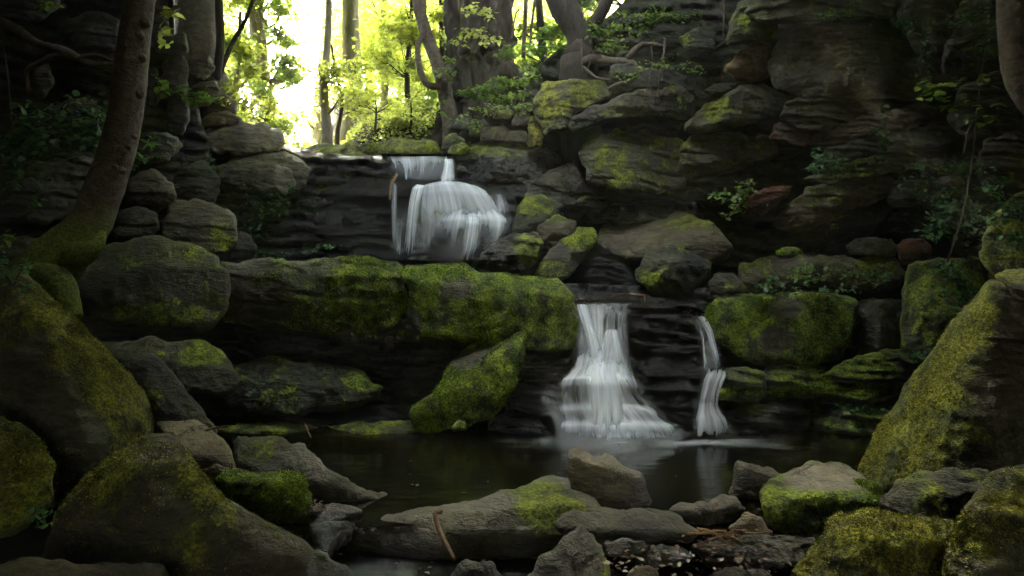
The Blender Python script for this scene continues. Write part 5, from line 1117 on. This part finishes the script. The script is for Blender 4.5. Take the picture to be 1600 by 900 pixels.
for pts, r0 in (([(905, 100, 9.8), (930, 92, 9.6), (955, 96, 9.4), (985, 98, 9.2), (998, 112, 9.15)], .075), ([(980, 92, 9.2), (1000, 72, 9.15), (1020, 70, 9.1), (1040, 74, 9.05)], .045),
                ([(1085, 75, 8.9), (1110, 80, 8.85), (1130, 68, 8.8), (1142, 62, 8.8)], .03), ([(912, 105, 9.5), (935, 122, 9.3), (970, 125, 9.1), (990, 122, 9.0)], .02), ([(950, 140, 9.0), (965, 132, 8.95), (985, 126, 8.9), (992, 120, 8.9)], .03),
                ([(1040, 60, 8.95), (1036, 90, 8.85), (1030, 125, 8.8), (1031, 155, 8.78)], .014), ([(1018, 72, 8.95), (1019, 105, 8.85), (1012, 135, 8.8), (1008, 158, 8.8)], .008), ([(1014, 120, 8.85), (1018, 145, 8.8), (1026, 166, 8.78)], .007),
                ([(908, 62, 9.7), (909, 90, 9.6), (910, 112, 9.55)], .012), ([(930, 75, 9.6), (922, 95, 9.55), (916, 118, 9.5)], .01), ([(1085, 128, 8.8), (1088, 148, 8.75), (1100, 153, 8.72), (1108, 150, 8.7)], .013), ([(1131, 0, 8.6), (1131, 30, 8.55), (1130, 58, 8.5)], .012)):
    b = Buf(); W = [unproj(*p) for p in pts]
    tube(b, W, np.linspace(r0, r0 * .55, len(W)), 8, 22, .25, int(pts[0][0]))
    b.build('root', M_ROOT, rt)
tree('edge_tree', 'brown leaning trunk at the right edge above the sapling', [(1640, 180, 5.6, .14), (1600, 135, 5.6, .115), (1586, 90, 5.6, .105), (1580, 30, 5.6, .10), (1578, -60, 5.6, .095), (1560, -300, 5.6, .085), (1540, -700, 5.6, .07)],
     [(3.6, 5.2, 7.2, 2.6, 2.6, 1.2, 18, 150, .16)], M_BARK, M_LEAFDK, 27, 14, GT, .08)
tree('shade_tree', 'dark leafy young tree between the old trunk and the dark leaning trunk', [(850, 110, 12.6, .09), (846, 60, 12.6, .08), (842, 0, 12.6, .07), (836, -80, 12.6, .06)],
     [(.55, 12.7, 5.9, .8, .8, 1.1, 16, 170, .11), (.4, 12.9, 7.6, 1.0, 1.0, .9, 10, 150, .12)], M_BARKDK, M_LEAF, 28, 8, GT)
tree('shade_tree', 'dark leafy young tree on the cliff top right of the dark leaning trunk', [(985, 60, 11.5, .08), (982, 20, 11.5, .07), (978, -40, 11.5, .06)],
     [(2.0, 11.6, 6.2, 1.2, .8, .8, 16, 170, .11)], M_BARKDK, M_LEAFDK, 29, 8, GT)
# pale stems hanging beside the old tree
for i, (pts, r0, lab) in enumerate((([(822, 0, 10.6), (820, 40, 10.6), (818, 90, 10.6)], .035, 'pale dead stem standing right of the old trunk'), ([(836, 0, 10.5), (831, 40, 10.5), (828, 75, 10.5)], .022, 'thin dead stem next to the pale dead stem'),
                                  ([(812, 14, 10.4), (806, 22, 10.4), (802, 45, 10.4), (800, 60, 10.4)], .012, 'bent pale twig arching down beside the dead stems'))):
    b = Buf(); W = [unproj(*p) for p in pts]; tube(b, W, [r0] * 3 if len(W) == 3 else [r0] * len(W), 7, 16, .2, i)
    tag(b.build('dead_stem', M_ROOT, origin=tuple(W[-1])), lab, 'dead stem')

for i, (px, Y, hgt, lab) in enumerate(((452, 11.6, .45, 'low leafy bush at the foot of the white gap, just left of the mossy ledge'), (478, 12.6, .7, 'thin leafy bush in the middle of the foot of the white gap'), (412, 12.0, .7, 'leafy bush above the broad grey slab'),
                                      (585, 12.4, .6, 'leafy bush right of the pale straight trunk'), (640, 12.2, .6, 'leafy bush on the bank left of the forked tree'))):
    x = (px - CX) / F * Y; z = float(ground_z(np.array([x]), np.array([Y]))[0]); py = CY - (z - H) / Y * F
    tree('leafy_bush', lab, [(px, py + 8, Y, .03), (px + 3, py - 30, Y, .02), (px + 2, py - 50, Y, .012)], [(x, Y, z + hgt * .75, .55, .5, hgt * .6, 12, 75, .075)], M_BARKDK, M_LEAFSUN, 60 + i, 6, 'bushes above the fall', n=14)
# the far wood: one mass of leaves with slim stems, open where the white sky shows
def far_wood():
    rng = np.random.default_rng(77)
    lb, sb = Buf(), Buf()
    for k in range(460):
        y = rng.uniform(17, 40); x = rng.uniform(-0.62, 0.12) * y
        z0 = float(ground_z(np.array([x]), np.array([y]))[0])
        gap = -0.325 * y                                          # a clearing runs away up the valley here
        if abs(x - gap) < 0.060 * y + .4: continue
        dens = 1 if x > gap else .75
        z = z0 + rng.uniform(0.2, 1.0) ** 1.2 * 0.42 * y
        cr = rng.uniform(.6, 1.2) * (.5 + y * .03)
        m = int(850 * dens)
        P = np.array([x, y, z]) + rng.normal(size=(m, 3)) * np.array([1, 1, .6]) * cr * .75
        leaves(lb, P, .07 + .0040 * y, rng, up=.4, simple=True, droop=.3, width=.36)
        if k % 14 == 0:
            tube(sb, [(x, y, z0 - .3), (x + rng.normal(0, .2), y, (z0 + z) / 2), (x + rng.normal(0, .4), y, z + 3)], [.09 + .002 * y, .07, .04], 6, 8, 0, k)
    t = lb.build('far_woods', M_LEAFSUN, None, smooth=False, attr='leaf'); tag(t, 'bright mass of backlit leaves of the wood beyond the fall', None, None, 'stuff')
    s_ = sb.build('stems', M_BARKFAR, t); tag(s_, None, None, None, 'stuff')
far_wood()

# unseen leaf roof, added to shut out sky light except above the pool
def add_canopy():
    rng = np.random.default_rng(91); lb = Buf()
    for k in range(2300):
        x, y = rng.uniform(-13, 13), rng.uniform(-9, 15.5)
        z = rng.uniform(6.6, 10.5) - .45 * max(0, abs(x) - 5) * (y < 8) - .8 * max(0, -1 - y)
        if y < 4.2: z = min(z, rng.uniform(4.7, 9))
        elif y < 7.5 and rng.random() < .5: z = rng.uniform(6.3, 7.4)
        if y > 7.5: z = max(z, 6.9 + .42 * (y - 7.5) + rng.uniform(0, 1.2))
        if ((x - LIGHT_GAP[0]) / LIGHT_GAP[2]) ** 2 + ((y - LIGHT_GAP[1]) / LIGHT_GAP[3]) ** 2 < 1: continue
        m = 16
        P = np.array([x, y, z]) + rng.normal(size=(m, 3)) * [.7, .7, .4]
        leaves(lb, P, .75, rng, up=1.0, simple=True, width=.4)
    tag(lb.build('shade_canopy', M_LEAFDEEP, None, smooth=False, attr='leaf'), 'unseen roof of leaves added to shape the light in the gorge', None, None, 'stuff')
add_canopy()
# ------------------------------------------------------------------ plants
GP = 'plants on the rocks'
def leafy_plant(name, label, spots, n, size, mat, seed, cat='plant', stems=0, toward=(0, -1.0, 0), group=GP, width=.34, depth=.10):
    """leaves spread over patches (px, py, rx, ry, depth) of rock, on thin stems"""
    g = np.random.default_rng(seed)
    W0 = unproj(spots[0][0], spots[0][1] + spots[0][3], spots[0][4])
    t = empty(name, tuple(W0), label, cat, group)
    lb = Buf()
    tot = sum(s[2] * s[3] for s in spots)
    for (x, y, rx, ry, Y) in spots:
        sb = Buf(); m = max(6, int(n * rx * ry / tot))
        k = max(3, m // 9)
        cl = np.stack([g.normal(x, rx * .5, k), g.normal(y, ry * .5, k)], -1)
        idx = g.integers(0, k, m)
        p = cl[idx] + g.normal(0, 1, (m, 2)) * np.array([rx, ry]) * .22
        Yp = Y - np.abs(g.normal(0, depth, m))
        leaves(lb, unproj(p[:, 0], p[:, 1], Yp), size, g, up=.45, toward=toward, width=width, droop=.2)
        for q in range(max(2, int(k * .7))):
            c = cl[q]; root = (x, y + ry * .8)
            tube(sb, [unproj(root[0], root[1], Y + .03), unproj((root[0] + c[0]) / 2, (root[1] + c[1]) / 2 - 2, Y - .03), unproj(c[0], c[1], Y - .06)], [.005, .004, .002], 4, 6, 0, q)
        sb.build('stem', M_ROOT, t)
    lb.build('foliage', mat, t, smooth=False, attr='leaf')
    return t

def fern(label, base, n, length, mat, seed, spread=1.0, lean=(0, -.4), group='ferns on the banks'):
    g = np.random.default_rng(seed)
    B = unproj(*base); t = empty('fern', tuple(B), label, 'fern', group)
    for k in range(n):
        fb = Buf()
        a = g.uniform(0, 2 * math.pi); L = length * g.uniform(.65, 1.15)
        d = np.array([math.cos(a) * spread + lean[0], math.sin(a) * spread * .7 + lean[1], 0.0])
        tt = np.linspace(0, 1, 18)[:, None]
        P = B + d * L * tt * .85 + np.array([0, 0, 1.0]) * L * (tt * 1.0 - tt ** 2 * .95)
        tube(fb, P[::4], [.006, .005, .004, .003, .002][:len(P[::4])], 4, 10, 0, k)
        T = norm(np.gradient(P, axis=0)); S = norm(np.cross(T, [0, 0, 1.0]))
        for sgn in (-1, 1):
            pl = L * .20 * np.sin(np.clip(tt * 1.05 + .08, 0, 1) * math.pi) ** .8 + .01
            leaves(fb, P[2:], pl[2:, 0], g, up=1.5, width=.16, dirs=(S * sgn + T * .45)[2:], droop=.1)
        fb.build('frond', mat, t, smooth=False, attr='leaf')
    return t

def sprig(label, pts, rad, leafspots, size, mat, seed, cat='sapling', name='sapling'):
    g = np.random.default_rng(seed); W = [unproj(*p) for p in pts[0]]
    t = empty(name, tuple(W[0]), label, cat, None); lb = Buf()
    for q in pts:
        sb = Buf(); Wq = [unproj(*p) for p in q]; tube(sb, Wq, np.linspace(rad, rad * .5, len(Wq)), 6, 18, .15, seed)
        sb.build('stem', M_ROOT, t)
    for (x, y, Y, m, sp_) in leafspots:
        p = np.stack([g.normal(x, sp_, m), g.normal(y, sp_ * .4, m)], -1)
        leaves(lb, unproj(p[:, 0], p[:, 1], Y + g.normal(0, .04, m)), size, g, up=1.2, toward=(0, -.4, 0), width=.36, droop=.2)
    lb.build('foliage', mat, t, smooth=False, attr='leaf')
    return t

# left side
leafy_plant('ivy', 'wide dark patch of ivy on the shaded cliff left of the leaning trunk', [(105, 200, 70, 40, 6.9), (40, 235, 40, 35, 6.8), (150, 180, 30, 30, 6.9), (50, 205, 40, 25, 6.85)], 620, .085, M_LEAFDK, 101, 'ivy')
leafy_plant('hanging_plant', 'dark plant hanging down the block behind the leaning trunk', [(50, 300, 14, 30, 6.9), (20, 280, 20, 30, 6.9)], 110, .06, M_LEAFDK, 102)
leafy_plant('leafy_plant', 'small leafy plant on top of the huge left boulder', [(20, 430, 34, 22, 4.6), (-5, 410, 20, 20, 4.6)], 160, .045, M_LEAFDK, 103)
leafy_plant('leafy_plant', 'small bright leafed plant at the left edge above the mossy slope', [(10, 372, 18, 14, 6.2)], 40, .055, M_LEAF, 104)
leafy_plant('leafy_plant', 'pale weed in the cleft between the two left boulders', [(50, 795, 26, 12, 3.7), (62, 812, 10, 14, 3.6)], 46, .035, M_LEAFDK, 105)
leafy_plant('leafy_plant', 'broad bright leaves beside the leaning trunk at the top', [(262, 25, 14, 10, 8.4), (258, 45, 10, 8, 8.3), (262, 72, 6, 5, 8.3)], 34, .13, M_LEAFSUN, 106, width=.42)
leafy_plant('leafy_plant', 'light green weed on the stacked wall near the leaning trunk', [(252, 128, 12, 9, 8.5), (258, 140, 8, 6, 8.5)], 30, .10, M_LEAF, 107)
fern('bright fern hanging over the stones under the thick trunks', (300, 168, 9.0), 9, .55, M_FERN, 108, 1.0, (.3, -.4))
leafy_plant('star_plant', 'star shaped yellow green plant on the dark green slab', [(233, 222, 10, 6, 8.1)], 16, .10, M_FERN, 109, width=.2)
leafy_plant('leafy_plant', 'weed growing from the crack above the brown stepped stone', [(215, 248, 14, 10, 7.7), (206, 262, 8, 6, 7.7)], 34, .075, M_LEAFDK, 110)
leafy_plant('creeping_plant', 'creeping plants spread over the wet face under the broad grey slab', [(420, 320, 45, 24, 9.2), (390, 350, 30, 18, 9.2), (330, 262, 18, 22, 9.1), (440, 300, 30, 14, 9.2)], 420, .055, M_LEAFDK, 111)
leafy_plant('creeping_plant', 'low weeds on the dark ledge behind the middle slab', [(430, 395, 40, 7, 8.7), (500, 385, 30, 8, 8.9), (370, 375, 20, 8, 8.8)], 150, .04, M_LEAFDK, 112)
leafy_plant('leafy_plant', 'small weed on the low boulder in the recess', [(392, 607, 14, 6, 6.95)], 26, .035, M_LEAFDK, 113)
leafy_plant('leafy_plant', 'leaves hanging from above at the top left', [(80, 5, 26, 8, 5.2)], 34, .06, M_LEAF, 114)
leafy_plant('leafy_plant', 'sprays of leaves on the bank below the thin curved stem', [(360, 140, 26, 12, 10.2), (390, 165, 24, 12, 10.6), (350, 160, 18, 9, 10.0)], 150, .075, M_LEAFSUN, 115)
# centre back
leafy_plant('leafy_spray', 'bright leaves hanging in front of the old trunk', [(735, 55, 34, 14, 11.0), (760, 62, 26, 8, 11.0), (735, 20, 30, 10, 11.0), (772, 22, 16, 8, 11.0), (712, 68, 12, 6, 11)], 170, .085, M_LEAFSUN, 116, width=.42)
leafy_plant('leafy_plant', 'broad leafed plants at the foot of the forked tree', [(700, 112, 14, 14, 10.9), (706, 95, 8, 5, 10.9), (690, 150, 20, 10, 10.8), (678, 172, 18, 8, 10.8)], 60, .12, M_LEAF, 117, width=.4)
for i, (x, y, Y, L, lab) in enumerate(((770, 150, 10.6, .5, 'fern in the middle of the bank under the old trunk'), (800, 140, 10.5, .5, 'fern right of the middle of the bank under the old trunk'), (748, 160, 10.6, .45, 'fern at the left end of the bank under the old trunk'),
                                       (792, 95, 10.9, .5, 'fern against the right side of the old trunk'), (860, 72, 10.4, .55, 'bright fern between the dead stems and the dark leaning trunk'), (845, 92, 10.3, .5, 'fern below the dead stems'),
                                       (785, 165, 10.4, .4, 'low fern over the little stone wall'))):
    fern(lab, (x, y, Y), 10, L, M_FERN, 120 + i)
leafy_plant('leafy_plant', 'weeds in the little stone wall below the ferns', [(760, 172, 40, 8, 10.0), (735, 180, 16, 10, 10.2), (815, 150, 20, 14, 9.9), (745, 196, 14, 6, 9.9)], 220, .06, M_LEAF, 130)
leafy_plant('ivy', 'ivy hanging over the olive block at the cliff corner', [(812, 168, 14, 16, 9.6), (832, 115, 20, 12, 9.8), (808, 130, 20, 10, 10.0)], 150, .06, M_LEAF, 131, 'ivy')
leafy_plant('leafy_shrub', 'dark leafy shrub on the bank behind the roots', [(975, 48, 40, 14, 9.6), (1000, 30, 44, 14, 9.6), (950, 70, 24, 12, 9.5), (930, 45, 14, 14, 9.6), (1050, 25, 40, 12, 9.4)], 520, .075, M_LEAF, 132, 'shrub')
def cover(name, label, spots, n, size, mat, seed):
    g = np.random.default_rng(seed); lb = Buf()
    for (x0, x1, y0, y1, w) in spots:
        m = int(n * w); x = g.uniform(x0, x1, m); y = g.uniform(y0, y1, m)
        leaves(lb, np.stack([x, y, ground_z(x, y) + np.abs(g.normal(0, .10, m))], -1), size, g, up=.6, toward=(0, -.3, 0), width=.34)
    tag(lb.build(name, mat, None, smooth=False, attr='leaf'), label, None, None, 'stuff')
cover('ground_cover', 'low leaves, coloured pale for sun and haze, covering the bank between the brook and the trees', [(-3.6, .4, 11.6, 16.5, 1.0), (-2.4, -.6, 11.0, 14, .5), (-9, -3.4, 11.2, 17, .6), (0.2, 5, 10.2, 13, .5)], 5200, .075, M_LEAFSUN, 140)  # the lit leaf colours put sun and haze on the bank
# right side
leafy_plant('leafy_plant', 'leafy clump in the dark cave left of the orange rock', [(1150, 310, 22, 22, 8.0), (1170, 290, 16, 12, 8.0), (1140, 335, 12, 12, 8.0)], 170, .055, M_LEAF, 150)
leafy_plant('leafy_plant', 'bright leafy clump on the slanting slabs of the right cliff', [(1295, 248, 24, 20, 7.5), (1280, 262, 14, 12, 7.5)], 150, .06, M_LEAFDK, 151)
leafy_plant('creeping_plant', 'creeper trailing down right of the bright leafy clump', [(1385, 215, 14, 26, 7.5), (1380, 250, 18, 12, 7.5), (1370, 205, 12, 10, 7.5)], 120, .06, M_LEAFDK, 152)
leafy_plant('leafy_shrub', 'pale leafy shrub on the right cliff above the dark mossy boulder', [(1480, 345, 36, 26, 6.6), (1520, 355, 26, 30, 6.5), (1460, 365, 20, 12, 6.6)], 480, .05, M_LEAFDK, 153, 'shrub')
leafy_plant('leafy_shrub', 'dark leaves crowning the mossy boulder behind the huge right boulder', [(1490, 425, 44, 18, 6.45), (1510, 460, 36, 30, 6.45)], 380, .045, M_LEAFDK, 154, 'shrub')
leafy_plant('leafy_plant', 'weeds spread over the cliff above the pale leafy shrub', [(1500, 270, 60, 22, 6.7), (1440, 270, 30, 16, 7.2), (1470, 300, 40, 14, 6.9), (1550, 300, 30, 20, 6.2)], 420, .05, M_LEAFDK, 155)
leafy_plant('leafy_plant', 'light green plant in the middle of the long brown ledge', [(1258, 432, 22, 16, 7.35), (1262, 418, 14, 8, 7.4)], 120, .055, M_LEAF, 156)
leafy_plant('leafy_plant', 'darker plant at the left part of the long brown ledge', [(1210, 435, 14, 16, 7.35), (1190, 448, 20, 8, 7.3)], 90, .05, M_LEAFDK, 157)
leafy_plant('leafy_plant', 'low weeds along the right part of the long brown ledge', [(1340, 432, 30, 10, 7.3), (1385, 430, 20, 14, 7.2), (1300, 452, 60, 7, 7.2)], 190, .045, M_LEAFDK, 158)
leafy_plant('leafy_plant', 'tiny plant at the foot of the leafy boulder', [(1436, 555, 10, 12, 6.4)], 24, .05, M_LEAFDK, 159)
leafy_plant('dry_plant', 'small dry brown stalk on the ledge right of the thin fall', [(1190, 552, 3, 14, 6.9)], 26, .03, M_DEADLEAF, 160)
sprig('slender sapling with a few light leaf pairs in front of the right cliff', [[(1480, 410, 6.1), (1505, 330, 6.0), (1520, 240, 5.9), (1528, 160, 5.9), (1540, 70, 5.9)], [(1600, 136, 5.6), (1560, 155, 5.7), (1500, 164, 5.8), (1470, 170, 5.8)], [(1505, 240, 5.95), (1520, 190, 5.9), (1555, 180, 5.9), (1565, 150, 5.9)]], .008,
      [(1440, 132, 5.8, 7, 9), (1448, 148, 5.8, 5, 6), (1486, 136, 5.8, 7, 10), (1470, 160, 5.8, 12, 14), (1535, 126, 5.85, 8, 12), (1555, 168, 5.85, 9, 12), (1525, 186, 5.9, 8, 12), (1500, 165, 5.8, 7, 12)], .085, M_LEAF, 161)
sprig('leafy branch at the top right above the hanging fern frond', [[(1600, 20, 5.8), (1560, 30, 5.9), (1510, 28, 6.0)], [(1580, 40, 5.8), (1545, 52, 5.9), (1470, 62, 6.0)]], .008, [(1515, 22, 6, 26, 18), (1550, 15, 5.95, 24, 16), (1535, 40, 5.9, 26, 18), (1560, 56, 5.9, 20, 14), (1490, 40, 6.0, 12, 10)], .08, M_LEAFDK, 162, 'branch', 'leafy_branch')
fern('green fern on the ledge left of the edge trunk', (1560, 62, 6.2), 8, .35, M_FERN, 163)
fern('single drooping fern below the leafy branch at right', (1556, 92, 6.2), 6, .38, M_FERN, 164, .8, (-.5, -.3))
leafy_plant('leafy_plant', 'ferny leaves at the right edge above the cap rock', [(1575, 330, 26, 14, 5.7), (1590, 370, 26, 24, 5.7)], 200, .05, M_LEAFDK, 165)
leafy_plant('leafy_plant', 'small green plant in the shade under the three cornered slab of the right cliff', [(1120, 300, 12, 10, 8.2)], 40, .05, M_LEAF, 170)
leafy_plant('leafy_plant', 'weeds sprouting along the top of the huge grey block', [(1290, 28, 50, 7, 7.6), (1380, 34, 30, 6, 7.6)], 130, .055, M_LEAFDK, 171)
leafy_plant('creeping_plant', 'creeper hanging over the dark upright slab at the top right', [(1440, 90, 14, 40, 7.1), (1425, 40, 16, 18, 7.2)], 130, .055, M_LEAFDK, 172)
leafy_plant('leafy_plant', 'low green plants on the bank above the overhanging slab', [(1030, 100, 30, 10, 8.7), (1080, 108, 22, 8, 8.6), (975, 118, 20, 7, 8.8)], 170, .05, M_LEAF, 173)
leafy_plant('leafy_plant', 'tuft of leaves in the cleft left of the pointed grey brown block', [(1066, 168, 9, 14, 8.4)], 36, .05, M_LEAF, 174)
leafy_plant('leafy_plant', 'weeds at the water line below the long green mossy ledge', [(1330, 640, 40, 7, 6.75)], 70, .035, M_LEAFDK, 175)
# moss fringe and roots hanging below the bright slab
def fringe():
    g = np.random.default_rng(9); b = Buf()
    for k in range(90):
        x = g.uniform(520, 800); y = np.interp(x, [520, 640, 720, 800], [520, 528, 534, 546]) + g.uniform(-2, 2); L = g.uniform(4, 20) * (1 if g.random() > .3 else .5)
        Y = 7.26 + g.uniform(0, .12)
        tube(b, [unproj(x, y, Y), unproj(x + g.normal(0, 1), y + L * .5, Y), unproj(x + g.normal(0, 1.5), y + L, Y)], [.006, .005, .002], 4, 5, 0, k)
    tag(b.build('hanging_moss', M_ROOT), 'fringe of hanging moss and rootlets under the slabs', None, None, 'stuff')
fringe()
# ------------------------------------------------------------------ the damp air of the wood
def haze():
    x0, x1, y0, y1, z0, z1 = -60, 60, -25, 75, -3, 26
    V = [(x, y, z) for z in (z0, z1) for y in (y0, y1) for x in (x0, x1)]
    Q = [(0, 2, 3, 1), (4, 5, 7, 6), (0, 1, 5, 4), (2, 6, 7, 3), (0, 4, 6, 2), (1, 3, 7, 5)]
    t = NT('damp_air'); v = t.new('ShaderNodeVolumePrincipled')
    v.inputs['Color'].default_value = C(0.95, 0.97, 0.88); v.inputs['Density'].default_value = HAZE_DENSITY
    v.inputs['Anisotropy'].default_value = 0.45
    t.l.new(v.outputs[0], t.out.inputs['Volume'])
    tag(mk('haze', V, np.array(Q), t.m, smooth=False), 'thin damp air lit through the trees', None, None, 'stuff')
haze()
